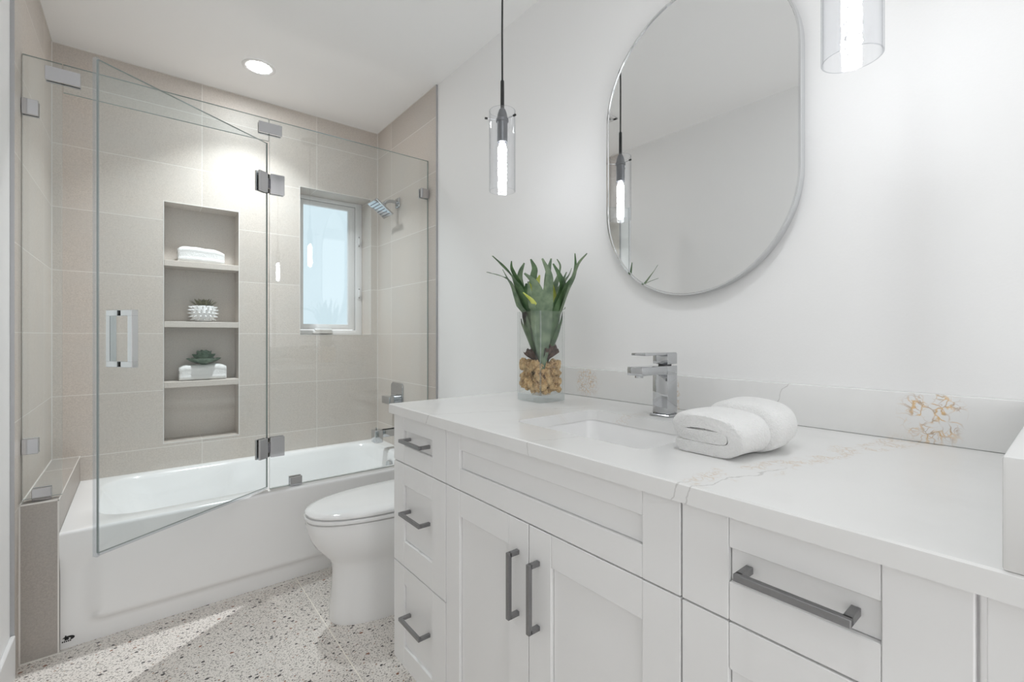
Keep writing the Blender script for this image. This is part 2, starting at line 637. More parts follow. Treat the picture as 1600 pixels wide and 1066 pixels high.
# niche border trim
b = nb()
for x0, x1, z0, z1 in ((NX0 - 0.004, NX0, NZ0 - 0.004, NZ1 + 0.004), (NX1, NX1 + 0.004, NZ0 - 0.004, NZ1 + 0.004),
                       (NX0, NX1, NZ1, NZ1 + 0.004), (NX0, NX1, NZ0 - 0.004, NZ0)):
    box(b, x0, x1, Y0 - 0.0012, Y0, z0, z1)
for x0, x1, z0, z1 in ((WX0 - 0.003, WX0, WZ0 - 0.003, WZ1 + 0.003), (WX1, WX1 + 0.003, WZ0 - 0.003, WZ1 + 0.003),
                       (WX0, WX1, WZ1, WZ1 + 0.003), (WX0, WX1, WZ0 - 0.003, WZ0)):
    box(b, x0, x1, Y0 - 0.0012, Y0, z0, z1)
struct('trim_5', b, 'caulk')
# baseboard on the left wall
b = nb()
box(b, XWL, XWL + 0.013, YFRONT, 2.2555, 0, 0.147, 0.004, 2)
struct('baseboard_left', b, 'trimw')

# ------------------------------------------------------------------ niche shelves
labs = ['greige tile niche shelf under the rolled towel at the top',
        'greige tile niche shelf under the spiky white pot',
        'greige tile niche shelf under the towel topped with a dark rosette']
for i, zt in enumerate((1.561, 1.229, 0.900)):
    b = nb(); box(b, NX0 + 0.0005, NX1 - 0.0005, Y0 - 0.001, Y0 + ND - 0.0005, zt - 0.032, zt, 0.0015, 1)
    tag(obj('niche_shelf', b, 'tile_plain'), labs[i], 'shelf', 'tiled shelves in the shower niche')

# ------------------------------------------------------------------ window
yw = Y0 + WD
b = nb()
box(b, WX0, 0.815, yw, yw + 0.06, WZ0, WZ1, 0.003)
box(b, 1.200, WX1, yw, yw + 0.06, WZ0, WZ1, 0.003)
box(b, 0.812, 1.203, yw, yw + 0.06, 2.065, WZ1, 0.003)
box(b, 0.812, 1.203, yw, yw + 0.06, WZ0, 1.190, 0.003)
win = obj('window_1', b, 'vinyl'); win['kind'] = 'structure'; win['_o'] = (0, 0, 0)
b = nb()
ys = yw + 0.004
box(b, 0.818, 0.8525, ys, ys + 0.05, 1.193, 2.062, 0.004)
box(b, 1.150, 1.197, ys, ys + 0.05, 1.193, 2.062, 0.004)
box(b, 0.850, 1.152, ys, ys + 0.05, 2.032, 2.062, 0.004)
box(b, 0.850, 1.152, ys, ys + 0.05, 1.193, 1.230, 0.004)
sash = obj('window_sash', b, 'vinyl', win)
b = nb(); box(b, 0.848, 1.154, ys + 0.022, ys + 0.030, 1.225, 2.036)
obj('window_pane', b, 'pane', win, 0)
b = nb()
box(b, 0.905, 1.035, yw - 0.030, yw, 1.165, 1.186, 0.006, 3)
box(b, 0.915, 1.025, yw - 0.045, yw - 0.012, 1.183, 1.198, 0.006, 3)
obj('window_crank', b, 'vinyl', win)
for z in (1.815, 1.445):
    b = nb()
    box(b, 1.216, 1.232, yw - 0.008, yw, z - 0.03, z + 0.045, 0.003)
    box(b, 1.220, 1.229, yw - 0.022, yw - 0.006, z - 0.012, z + 0.03, 0.003)
    for zz in (-0.024, 0.038):
        lathe(b, [(0.004, 0), (0.004, 0.002)], (1.224, yw - 0.0085, z + zz), 10, (0, -1, 0), mat=1)
    obj('window_latch', b, ['vinyl', 'gun'], win)

# ------------------------------------------------------------------ tiled ledge at the tub's left end
b = nb()
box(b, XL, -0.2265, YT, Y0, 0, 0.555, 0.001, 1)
led = obj('tub_ledge', b, 'tile_curb_shade', None, 0)
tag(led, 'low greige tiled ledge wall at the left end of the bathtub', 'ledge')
led['_o'] = (0, 0, 0)
b = nb()
g = 0.002
box(b, XL, -0.2265, YT - 0.0012, YT + 0.002, 0.5545, 0.5595)
box(b, -0.2275, -0.2255, YT - 0.0012, Y0, 0.5545, 0.5595)
box(b, XL, XL + 0.004, YT - 0.0012, YT + 0.004, 0.0, 0.557)
box(b, -0.2300, -0.2255, YT - 0.0012, YT + 0.003, 0.0, 0.557)
box(b, XL, XL + 0.004, YT, Y0, 0.5545, 0.5585)
box(b, XL, -0.2265, Y0 - 0.004, Y0, 0.5545, 0.5585)
box(b, XL, -0.2265, 2.864, 2.867, 0.5545, 0.5556)
obj('grout_line', b, 'caulk', led, 0)

# ------------------------------------------------------------------ bathtub
def make_tub():
    tx0, tx1, ty0, ty1 = -0.2255, XT - 0.0005, YT, Y0 - 0.0005
    tub = thing('bathtub', ((tx0 + tx1) / 2, (ty0 + ty1) / 2, 0), 'white alcove bathtub with a raised apron panel behind the shower glass', 'bathtub')
    b = nb()
    cx, cyv = (tx0 + tx1) / 2 - 0.005, (ty0 + ty1) / 2 + 0.01
    N = 10
    def lp(x0, x1, y0, y1, r, z):
        return [(x, y, z) for x, y in rrect((x0 + x1) / 2, (y0 + y1) / 2, (x1 - x0) / 2, (y1 - y0) / 2, r, N)]
    in0 = rrect((tx0 + tx1) / 2, (ty0 + ty1) / 2 + 0.012, (tx1 - tx0) / 2 - 0.095, (ty1 - ty0) / 2 - 0.075, 0.16, N)
    rim = to_rect(in0, (tx0 + tx1) / 2, (ty0 + ty1) / 2 + 0.012, tx0, tx1, ty0 + 0.012, ty1)
    fr = [(x, y, ZR) for x, y in rim]
    x0, x1 = tx0 + 0.085, tx1 - 0.075
    y0, y1 = ty0 + 0.092, ty1 - 0.060
    loops = [fr,
             lp(x0 - 0.012, x1 + 0.012, y0 - 0.012, y1 + 0.012, 0.17, ZR + 0.001),
             lp(x0, x1, y0, y1, 0.16, ZR - 0.004),
             lp(x0 + 0.012, x1 - 0.008, y0 + 0.009, y1 - 0.009, 0.155, ZR - 0.020),
             lp(x0 + 0.050, x1 - 0.014, y0 + 0.018, y1 - 0.018, 0.150, ZR - 0.085),
             lp(x0 + 0.058, x1 - 0.016, y0 + 0.026, y1 - 0.026, 0.150, ZR - 0.098),
             lp(x0 + 0.160, x1 - 0.030, y0 + 0.042, y1 - 0.042, 0.140, ZR - 0.230),
             lp(x0 + 0.235, x1 - 0.055, y0 + 0.065, y1 - 0.065, 0.130, ZR - 0.320),
             lp(x0 + 0.310, x1 - 0.110, y0 + 0.120, y1 - 0.120, 0.100, ZR - 0.350)]
    loft(b, loops, cap0=False, cap1=True)
    obj('tub_basin', b, 'acrylic', tub, 60)
    # apron: rounded front lip then a panel standing proud of its border
    b = nb()
    nx, nz = 150, 60
    def apron_y(x, z):
        dx = min(x - (tx0 + 0.055), (tx1 - 0.055) - x)
        dz = z - 0.062
        # rounded corner distance inside a rounded rectangle
        R = 0.07
        if dx < R and dz < R:
            d = R - math.hypot(R - dx, R - dz)
        else:
            d = min(dx, dz)
        k = max(0.0, min(1.0, d / (0.034 if dz < dx else 0.07)))
        k = k * k * (3 - 2 * k)
        tfade = max(0.0, min(1.0, (z - 0.26) / 0.12))
        k = max(k, tfade * tfade * (3 - 2 * tfade))
        return ty0 + 0.022 * (1 - k)
    grid = []
    for j in range(nz + 1):
        z = (ZR - 0.012) * j / nz
        grid.append([b.verts.new((tx0 + (tx1 - tx0) * i / nx, apron_y(tx0 + (tx1 - tx0) * i / nx, z), z)) for i in range(nx + 1)])
    for k in range(1, 7):
        a = PI / 2 * k / 6
        grid.append([b.verts.new((tx0 + (tx1 - tx0) * i / nx, ty0 + 0.012 * (1 - math.cos(a)), ZR - 0.012 + 0.012 * math.sin(a))) for i in range(nx + 1)])
    for r0, r1 in zip(grid, grid[1:]):
        for i in range(nx):
            b.faces.new((r0[i], r0[i + 1], r1[i + 1], r1[i]))
    # returns so the apron has depth
    bot = [b.verts.new((v.co.x, ty0 + 0.04, 0)) for v in grid[0]]
    for i in range(nx):
        b.faces.new((bot[i], bot[i + 1], grid[0][i + 1], grid[0][i]))
    obj('tub_apron', b, 'acrylic', tub, 60, recalc=True)
    b = nb()
    lathe(b, [(0.036, 0), (0.036, 0.006), (0.032, 0.010), (0.0, 0.011)], (x1 - 0.021, 2.70, 0.345), 28, (-1, 0, 0.12))
    obj('overflow_plate', b, 'chrome', tub)
    # maker's mark on the apron
    b = nb()
    def mark(pts):
        f0 = [(x, ty0 + 0.0222, z) for x, z in pts]
        f1 = [(x, ty0 + 0.0202, z) for x, z in pts]
        loft(b, [f0, f1])
    def ell(cx_, cz_, ra, rb, a0, a1, n=20, rot=0.0):
        return [(cx_ + ra * math.cos(a0 + (a1 - a0) * k / n) * math.cos(rot) - rb * math.sin(a0 + (a1 - a0) * k / n) * math.sin(rot),
                 cz_ + ra * math.cos(a0 + (a1 - a0) * k / n) * math.sin(rot) + rb * math.sin(a0 + (a1 - a0) * k / n) * math.cos(rot)) for k in range(n + 1)]
    mx_, mz_ = -0.203, 0.0355
    for k in range(18):
        a0 = -0.35 * PI + 1.25 * PI * k / 18
        a1 = -0.35 * PI + 1.25 * PI * (k + 1) / 18
        w0 = 0.55 - 0.25 * math.sin(PI * k / 18)
        w1 = 0.55 - 0.25 * math.sin(PI * (k + 1) / 18)
        q = [(mx_ + 0.017 * math.cos(a0), mz_ + 0.008 * math.sin(a0)), (mx_ + 0.017 * math.cos(a1), mz_ + 0.008 * math.sin(a1)),
             (mx_ + 0.017 * w1 * math.cos(a1), mz_ + 0.008 * w1 * math.sin(a1)), (mx_ + 0.017 * w0 * math.cos(a0), mz_ + 0.008 * w0 * math.sin(a0))]
        mark(q)
    mark([(-0.2135, 0.030), (-0.2095, 0.030), (-0.2085, 0.047), (-0.2125, 0.047)])
    mark(ell(-0.206, 0.0345, 0.0045, 0.0045, 0, 2 * PI, 14))
    for k in range(5):
        x = -0.2205 + k * 0.0052
        mark([(x, 0.0235), (x + 0.0036, 0.0235), (x + 0.0036, 0.0275), (x, 0.0275)])
    obj('maker_mark', b, 'black', tub, 0)
    return tub
make_tub()

# tub spout and valve, shower head on the right tile wall
sp = thing('tub_spout', (XT, 2.78, 0.53), 'square chrome tub spout on the tile wall above the bathtub', 'tub spout')
b = nb()
tube(b, [(XT, 2.78, 0.536), (1.17, 2.78, 0.536)], 0.022, 4, square=True)
box(b, 1.165, XT, 2.757, 2.803, 0.514, 0.558, 0.004)
obj('spout_arm', b, 'chrome', sp)
b = nb(); box(b, 1.132, 1.186, 2.748, 2.812, 0.484, 0.564, 0.006, 3)
box(b, 1.150, 1.158, 2.776, 2.784, 0.564, 0.578, 0.002)
obj('spout_head', b, 'chrome', sp)
b = nb(); box(b, XT - 0.006, XT, 2.74, 2.82, 0.496, 0.576, 0.002)
obj('wall_flange', b, 'chrome', sp)

va = thing('shower_valve', (XT, 2.785, 0.745), 'rounded chrome shower valve plate with block lever on the tile wall', 'shower valve')
b = nb()
lp0 = rrect(2.785, 0.742, 0.085, 0.105, 0.025)
loft(b, [[(XT, y, z) for y, z in lp0], [(XT - 0.007, y, z) for y, z in lp0],
         [(XT - 0.010, y, z) for y, z in rrect(2.785, 0.742, 0.082, 0.102, 0.024)]])
obj('valve_plate', b, 'chrome', va)
b = nb()
lathe(b, [(0.026, 0.009), (0.026, 0.045)], (XT, 2.785, 0.742), 24, (-1, 0, 0))
obj('valve_stem', b, 'chrome', va)
b = nb(); box(b, 1.222, 1.262, 2.745, 2.86, 0.716, 0.764, 0.004)
obj('valve_lever', b, 'chrome', va)

sh = thing('shower', (XT, 2.78, 2.005), 'square chrome shower head on a bent wall arm by the window', 'shower')
b = nb(); box(b, XT - 0.008, XT, 2.752, 2.808, 1.975, 2.037, 0.003)
obj('wall_flange', b, 'chrome', sh)
hc = Vector((1.180, 2.78, 1.948)); nrm = Vector((-0.577, 0, -0.816))
b = nb()
p0 = Vector((XT - 0.006, 2.78, 2.008)); p3 = hc - nrm * 0.040
arm = []
for k in range(13):
    t_ = k / 12
    p1 = p0 + Vector((-0.055, 0, 0.006)); p2 = p3 - nrm * 0.03
    arm.append(p0 * (1 - t_) ** 3 + p1 * 3 * t_ * (1 - t_) ** 2 + p2 * 3 * t_ * t_ * (1 - t_) + p3 * t_ ** 3)
tube(b, arm, 0.0105, 14)
obj('shower_arm', b, 'chrome', sh)
b = nb()
lathe(b, [(0.012, 0.045), (0.017, 0.040), (0.019, 0.026), (0.014, 0.014), (0.020, 0.006)], hc, 20, -nrm)
obj('ball_joint', b, 'chrome', sh)
R = nrm.to_track_quat('-Z', 'Y').to_matrix().to_4x4()
# local frame: x' along tilt, y' world y, z' = -normal
xt = Vector((0.816, 0, -0.577)); yt = Vector((0, 1, 0)); zt = xt.cross(yt)
HM = Matrix(((xt.x, yt.x, zt.x, hc.x), (xt.y, yt.y, zt.y, hc.y), (xt.z, yt.z, zt.z, hc.z), (0, 0, 0, 1)))
b = nb(); box(b, -0.067, 0.067, -0.068, 0.068, -0.004, 0.008, 0.002, 2, M4=HM)
plate = obj('spray_plate', b, 'chrome', sh)
b = nb()
for k in range(6):
    xx = -0.048 + 0.0192 * k
    box(b, xx - 0.0022, xx + 0.0022, -0.055, 0.055, -0.0052, -0.0038, M4=HM)
obj('spray_nozzles', b, 'darkmetal', plate, 0)

# ------------------------------------------------------------------ shower glass
GT = 0.010
def pane(name, corners, parent, mats=('glass', 'gedge'), t=GT, direction=None):
    """corners: xy start, xy end, z0, z1 -> slab of glass with its own edge material"""
    (ax, ay), (bx, by), z0, z1 = corners
    d = Vector((bx - ax, by - ay, 0)).normalized()
    n = Vector((-d.y, d.x, 0)) * t / 2
    b = nb()
    A, B = Vector((ax, ay, 0)), Vector((bx, by, 0))
    v = [b.verts.new(p) for p in (A - n + Vector((0, 0, z0)), B - n + Vector((0, 0, z0)), B - n + Vector((0, 0, z1)), A - n + Vector((0, 0, z1)),
                                  A + n + Vector((0, 0, z0)), B + n + Vector((0, 0, z0)), B + n + Vector((0, 0, z1)), A + n + Vector((0, 0, z1)))]
    for idx, mi in (((0, 1, 2, 3), 0), ((7, 6, 5, 4), 0), ((0, 4, 5, 1), 1), ((3, 2, 6, 7), 1), ((0, 3, 7, 4), 1), ((1, 5, 6, 2), 1)):
        b.faces.new([v[i] for i in idx]).material_index = mi
    return obj(name, b, list(mats), parent, 0)


def clamp(name, x0, x1, z0, z1, parent, dy=0.012):
    b = nb()
    box(b, x0, x1, YG - dy - 0.005, YG - 0.0052, z0, z1, 0.0012, 1)
    box(b, x0, x1, YG + 0.0052, YG + dy + 0.005, z0, z1, 0.0012, 1)
    return obj(name, b, 'nickel', parent)


GZ = 2.160
XA, XB = -0.221, 0.471
p1 = thing('fixed_glass_panel', (-0.274, YG, 0.559), 'narrow fixed shower glass panel standing on the tiled ledge', 'glass panel', 'fixed frameless shower glass')
pane('glass_pane', ((XL + 0.002, YG), (XA - 0.0015, YG), 0.563, GZ), p1, ('glass', 'gedge'))
clamp('wall_clamp', XL + 0.001, -0.283, 1.945, 2.000, p1)
clamp('wall_clamp', XL + 0.001, -0.283, 0.727, 0.782, p1)
clamp('ledge_clamp', -0.300, -0.250, 0.5555, 0.600, p1)
p2 = thing('fixed_glass_panel', (0.125, YG, 2.056), 'shallow glass transom strip above the open shower door', 'glass panel', 'fixed frameless shower glass')
pane('glass_pane', ((XA + 0.0015, YG), (XB - 0.0015, YG), 2.056, GZ), p2)
clamp('joining_clamp', -0.267, -0.172, 2.086, 2.136, p2)
clamp('joining_clamp', 0.426, 0.523, 2.087, 2.137, p2)
p3 = thing('fixed_glass_panel', (0.885, YG, 0.436), 'wide fixed shower glass panel on the tub rim before the window', 'glass panel', 'fixed frameless shower glass')
pane('glass_pane', ((XB + 0.0015, YG), (XT - 0.002, YG), 0.438, GZ), p3)
clamp('rim_clamp', 0.558, 0.612, 0.4355, 0.477, p3)
clamp('wall_clamp', 1.247, XT - 0.001, 1.940, 1.993, p3)

# hinged door, swung out into the room
DH = Vector((0.463, YG, 0)); DE = Vector((-0.108, 2.000, 0))
dd = (DE - DH).normalized(); dn = Vector((-dd.y, dd.x, 0))
if dn.y > 0: dn = -dn            # outward normal
DM = Matrix(((dd.x, dn.x, 0, DH.x), (dd.y, dn.y, 0, DH.y), (0, 0, 1, 0), (0, 0, 0, 1)))   # local: x along door, y outward
DWID = (DE - DH).length
dr = thing('shower_door', (DH.x, DH.y, 0.447), 'frameless glass shower door swung open with a square chrome pull', 'shower door')
pane('glass_pane', ((DH.x + dd.x * 0.002, DH.y + dd.y * 0.002), (DE.x - dd.x * 0.004, DE.y - dd.y * 0.004), 0.449, 2.045), dr)
b = nb()
box(b, DWID - 0.005, DWID + 0.005, -0.009, 0.009, 0.440, 2.048, 0.001, 1, M4=DM)
obj('edge_seal', b, 'seal', dr)
b = nb()
box(b, 0.005, DWID - 0.006, -0.006, 0.006, 0.441, 0.4495, 0.001, 1, M4=DM)
obj('bottom_sweep', b, 'seal', dr)
for zc in (1.858, 0.632):
    b = nb()
    hz = 0.046
    for sgn in (-1, 1):
        y0, y1 = (0.0052, 0.014) if sgn > 0 else (-0.014, -0.0052)
        box(b, 0.008, 0.056, y0, y1, zc - hz, zc + hz, 0.0012, 1, M4=DM)
    # knuckle notch pieces
    box(b, -0.006, 0.014, -0.012, 0.012, zc - 0.022, zc + 0.022, 0.001, 1, M4=DM)
    box(b, -0.004, 0.010, -0.010, 0.010, zc - 0.044, zc - 0.024, 0.001, 1, mat=1, M4=DM)
    box(b, -0.004, 0.010, -0.010, 0.010, zc + 0.024, zc + 0.044, 0.001, 1, mat=1, M4=DM)
    # leaf fixed to the panel
    box(b, 0.474, 0.534, YG - 0.016, YG - 0.0052, zc - hz, zc + hz, 0.0012, 1)
    box(b, 0.474, 0.534, YG + 0.0052, YG + 0.016, zc - hz, zc + hz, 0.0012, 1)
    obj('hinge', b, ['nickel', 'black'], dr)
HX = 0.890 * DWID
for sgn, nm in ((1, 'door_pull'), (-1, 'door_pull')):
    b = nb()
    o0, o1 = 0.006 * sgn, 0.062 * sgn
    def hb(y0, y1, z0, z1):
        box(b, HX - 0.0105, HX + 0.0105, min(y0, y1), max(y0, y1), z0, z1, 0.0015, 1, M4=DM)
    hb(0.0085 * sgn, o1, 1.218, 1.239)
    hb(0.0085 * sgn, o1, 1.045, 1.066)
    hb(o1 - 0.021 * sgn, o1, 1.064, 1.220)
    for z0 in (1.220, 1.047):
        box(b, HX - 0.009, HX + 0.009, min(0.005 * sgn, 0.009 * sgn), max(0.005 * sgn, 0.009 * sgn), z0, z0 + 0.017, mat=1, M4=DM)
    obj(nm, b, ['chrome_light', 'black'], dr)

# ------------------------------------------------------------------ toilet
def make_toilet():
    cyv = 1.912
    tl = thing('toilet', (0.95, cyv, 0), 'white toilet with closed lid between the bathtub and the vanity', 'toilet')
    def egg(x0, x1, hw, z, n=40, p=2.3, blunt=0.62):
        """outline: round front at x0, straight sides to x1"""
        out = []
        xm = x0 + (x1 - x0) * blunt
        for k in range(n):
            a = 2 * PI * k / n
            c_, s_ = math.cos(a), math.sin(a)
            yv = cyv + hw * math.copysign(abs(s_) ** (2 / p), s_)
            if c_ < 0:
                x = xm + (xm - x0) * -abs(c_) ** (2 / 2.05)
            else:
                x = xm + (x1 - xm) * abs(c_) ** (2 / 5.0)
            out.append((x, yv, z))
        return out
    b = nb()
    prof = [(0.600, 1.16, 0.132, 0.0), (0.598, 1.16, 0.134, 0.012), (0.601, 1.16, 0.130, 0.06), (0.608, 1.16, 0.126, 0.13),
            (0.611, 1.16, 0.126, 0.19), (0.606, 1.16, 0.130, 0.232), (0.592, 1.17, 0.140, 0.256), (0.570, 1.18, 0.152, 0.280),
            (0.545, 1.20, 0.164, 0.310), (0.525, 1.22, 0.173, 0.345), (0.513, 1.24, 0.178, 0.380), (0.508, 1.25, 0.180, 0.405),
            (0.511, 1.25, 0.178, 0.4175), (0.524, 1.24, 0.166, 0.4205)]
    loft(b, [egg(x0, x1, hw, z) for x0, x1, hw, z in prof])
    obj('bowl', b, 'porcelain', tl, 50)
    b = nb()
    loft(b, [egg(0.518, 1.08, 0.166, 0.4255), egg(0.505, 1.085, 0.180, 0.4275), egg(0.503, 1.085, 0.182, 0.434), egg(0.506, 1.08, 0.180, 0.4405), egg(0.518, 1.07, 0.168, 0.442)])
    obj('seat', b, 'porcelain', tl, 50)
    b = nb()
    loft(b, [egg(0.522, 1.08, 0.164, 0.4450), egg(0.509, 1.085, 0.178, 0.4465), egg(0.507, 1.085, 0.180, 0.453), egg(0.512, 1.083, 0.176, 0.460),
             egg(0.535, 1.07, 0.160, 0.4645), egg(0.60, 1.03, 0.110, 0.4665)])
    obj('lid', b, 'porcelain', tl, 50)
    b = nb()
    box(b, 1.085, XW - 0.012, cyv - 0.20, cyv + 0.20, 0.40, 0.745, 0.03, 4)
    obj('tank', b, 'porcelain', tl)
    b = nb()
    box(b, 1.075, XW - 0.010, cyv - 0.208, cyv + 0.208, 0.746, 0.780, 0.012, 3)
    lid2 = obj('tank_lid', b, 'porcelain', tl)
    b = nb()
    lathe(b, [(0.022, 0.780), (0.022, 0.786), (0.0, 0.787)], (1.19, cyv, 0), 20)
    obj('flush_button', b, 'chrome', lid2)
make_toilet()

# ------------------------------------------------------------------ vanity cabinets
FT = 0.020      # front thickness
def shaker(y0, y1, z0, z1, py0, py1, pz0, pz1):
    """five piece shaker front facing -x : two stiles, two rails set a hair back, recessed panel"""
    b = nb()
    g = 0.0006
    bv = 0.0012
    box(b, XF, XF + FT, y0, py0 - g, z0, z1, bv, 1)
    box(b, XF, XF + FT, py1 + g, y1, z0, z1, bv, 1)
    box(b, XF + 0.0004, XF + FT, py0 + 0, py1, pz1, z1, bv, 1)
    box(b, XF + 0.0004, XF + FT, py0 + 0, py1, z0, pz0, bv, 1)
    box(b, XF + 0.008, XF + FT - 0.002, py0 + 0.0012, py1 - 0.0012, pz0 + 0.0012, pz1 - 0.0012)
    return b


def pull(name, a, c, parent, horizontal=True):
    """square bar pull standing off the front; a, c = extents, parent front"""
    b = nb()
    xb = 0.629
    if horizontal:
        (y0, y1), z = a, c
        box(b, xb, xb + 0.0095, y0, y1, z - 0.005, z + 0.005, 0.0006, 1)
        for y in (y0 + 0.005, y1 - 0.005):
            box(b, xb + 0.006, XF + 0.010, y - 0.005, y + 0.005, z - 0.005, z + 0.005, 0.0006, 1)
    else:
        (z0, z1), y = a, c
        box(b, xb, xb + 0.0095, y - 0.005, y + 0.005, z0, z1, 0.0006, 1)
        for z in (z0 + 0.005, z1 - 0.005):
            box(b, xb + 0.006, XF + 0.002, y - 0.005, y + 0.005, z - 0.005, z + 0.005, 0.0006, 1)
    return obj(name, b, 'gun', parent)


def carcass(t, y0, y1, open_top=False):
    b = nb()
    x0 = XF + FT + 0.001
    th = 0.016
    z0, z1 = 0.095, ZC - 0.0305
    box(b, x0, XW - 0.001, y0, y0 + th, z0, z1)
    box(b, x0, XW - 0.001, y1 - th, y1, z0, z1)
    box(b, x0, XW - 0.001, y0 + th, y1 - th, z0, z0 + th)
    box(b, XW - 0.012, XW - 0.001, y0 + th, y1 - th, z0 + th, z1)
    box(b, x0, x0 + 0.016, y0 + th, y1 - th, z1 - 0.02, z1)
    box(b, x0, x0 + 0.016, y0 + th, y1 - th, 0.725, 0.76)
    obj('cabinet_body', b, 'cab', t, 0)
    b = nb()
    box(b, 0.735, 0.750, y0, y1, 0.0, 0.095)
    box(b, 0.750, XW - 0.001, y0, y0 + th, 0.0, 0.095)
    box(b, 0.750, XW - 0.001, y1 - th, y1, 0.0, 0.095)
    obj('toe_kick', b, 'cab', t, 0)


def drawer_bank(y0, y1, label):
    t = thing('vanity_drawer_cabinet', (0.98, (y0 + y1) / 2, 0), label, 'cabinet', 'white shaker vanity cabinets')
    carcass(t, y0, y1)
    g = 0.0015
    fy0, fy1 = y0 + g, y1 - g
    py0, py1 = y0 + 0.078, y1 - 0.075
    yc = (py0 + py1) / 2
    for z0, z1, pz0, pz1 in ((0.7435, 0.8945, 0.799, 0.848), (0.4135, 0.7405, 0.494, 0.673), (0.092, 0.4105, 0.155, 0.355)):
        d = obj('drawer', shaker(fy0, fy1, z0, z1, py0, py1, pz0, pz1), 'cab', t, 30)
        pull('drawer_pull', (yc - 0.067, yc + 0.067), (pz0 + pz1) / 2 if z1 > 0.8 else (pz0 + pz1) / 2 + 0.012, d)
    return t


VY = (0.0685, 0.3965, 1.1095, 1.444)
drawer_bank(VY[2], VY[3], 'white three drawer vanity cabinet beside the toilet')
drawer_bank(VY[0], VY[1], 'white vanity drawer cabinet at the right end below the folded towel')
t = thing('vanity_sink_cabinet', (0.98, 0.753, 0), 'white double door vanity cabinet under the sink', 'cabinet', 'white shaker vanity cabinets')
carcass(t, VY[1], VY[2])
g = 0.0015
obj('false_front', shaker(VY[1] + g, VY[2] - g, 0.7435, 0.8945, 0.469, 1.039, 0.799, 0.849), 'cab', t, 30)
d = obj('door', shaker(0.7605 + g, VY[2] - g, 0.092, 0.7405, 0.830, 1.039, 0.160, 0.673), 'cab', t, 30)
pull('door_pull', (0.527, 0.674), 0.797, d, False)
d = obj('door', shaker(VY[1] + g, 0.7605 - g, 0.092, 0.7405, 0.469, 0.690, 0.160, 0.673), 'cab', t, 30)
pull('door_pull', (0.527, 0.674), 0.729, d, False)
# filler below the raised ledge
b = nb(); box(b, XF + 0.006, XF + 0.03, -0.40, 0.062, 0.0, ZC - 0.0305, 0.001, 1)
tag(obj('filler_panel', b, 'cab', None, 30), 'plain white filler panel below the raised quartz ledge', 'panel')

# countertop with sink cut-out
CY0, CY1 = -0.40, 1.455
hx0, hx1, hy0, hy1 = 0.775, 1.080, 0.546, 0.950
b = nb()
cx, cyv = (hx0 + hx1) / 2, (hy0 + hy1) / 2
hole = rrect(cx, cyv, (hx1 - hx0) / 2, (hy1 - hy0) / 2, 0.028, 8)
def ring(bev):
    return to_rect(hole, cx, cyv, XC + bev, XW - 0.0005, CY0, CY1 - bev)
zt_, zb_ = ZC, ZC - 0.030
e = 0.0025
loops = [[(x, y, zb_) for x, y in hole], [(x, y, zt_) for x, y in hole],
         [(x, y, zt_) for x, y in ring(e)], [(x, y, zt_ - e) for x, y in ring(0)],
         [(x, y, zb_) for x, y in ring(0)]]
rows = loft(b, loops, cap0=False, cap1=False)
n = len(hole)
for i in range(n):
    j = (i + 1) % n
    b.faces.new((rows[4][i], rows[4][j], rows[0][j], rows[0][i]))
tag(obj('countertop', b, 'quartz', None, 30), 'white quartz vanity countertop with faint gold veins', 'countertop')
b = nb(); box(b, XW - 0.020, XW - 0.0005, 0.0505, 1.455, ZC + 0.0003, 1.030, 0.0030, 2)
tag(obj('backsplash', b, 'quartz', None, 30), 'low white quartz backsplash with a gold vein patch behind the counter', 'backsplash')
b = nb(); box(b, XC, XW - 0.0005, -0.40, 0.050, ZC + 0.0003, 1.037, 0.003, 2)
tag(obj('quartz_ledge', b, 'quartz', None, 30), 'raised white quartz ledge block at the right end of the counter', 'ledge')

# undermount sink
t = thing('undermount_sink', (cx, cyv, ZC - 0.18), 'white rectangular undermount sink set in the quartz counter', 'sink')
b = nb()
def sl(gx, r, z):
    return [(x, y, z) for x, y in rrect(cx, cyv, (hx1 - hx0) / 2 + gx, (hy1 - hy0) / 2 + gx, r, 8)]
loft(b, [sl(0.020, 0.04, ZC - 0.0415), sl(0.020, 0.04, ZC - 0.0305), sl(0.003, 0.03, ZC - 0.0305), sl(0.001, 0.032, ZC - 0.04), sl(-0.012, 0.04, ZC - 0.12),
         sl(-0.028, 0.045, ZC - 0.150), sl(-0.060, 0.05, ZC - 0.162), sl(-0.145, 0.005, ZC - 0.168)], cap0=False)
obj('basin', b, 'porcelain', t, 50)
b = nb(); lathe(b, [(0.024, 0), (0.024, 0.004), (0.016, 0.006), (0, 0.006)], (cx, cyv, ZC - 0.168), 24)
obj('drain', b, 'chrome', t)

# faucet
t = thing('faucet', (1.161, 0.748, ZC), 'square chrome single lever faucet behind the sink', 'faucet')
fx0, fx1, fy0, fy1 = 1.137, 1.185, 0.724, 0.772
b = nb(); box(b, fx0 - 0.006, fx1 + 0.006, fy0 - 0.006, fy1 + 0.006, ZC + 0.0002, ZC + 0.006, 0.001, 1)
obj('base_plate', b, 'chrome', t)
b = nb()
box(b, fx0, fx1, fy0, fy1, ZC + 0.006, 1.044, 0.0015, 2)
box(b, fx0 - 0.0002, fx1 + 0.0002, fy0 - 0.0002, fy1 + 0.0002, 1.042, 1.068, 0.0015, 2)
obj('column', b, 'chrome', t)
b = nb(); box(b, 1.020, fx0 + 0.004, fy0 + 0.0004, fy1 - 0.0004, 1.046, 1.0685, 0.0015, 2)
s_ = obj('spout', b, 'chrome', t)
b = nb(); lathe(b, [(0.011, 0), (0.011, 0.007), (0.009, 0.007)], (1.040, 0.748, 1.0395), 20)
obj('aerator', b, 'chrome', s_)
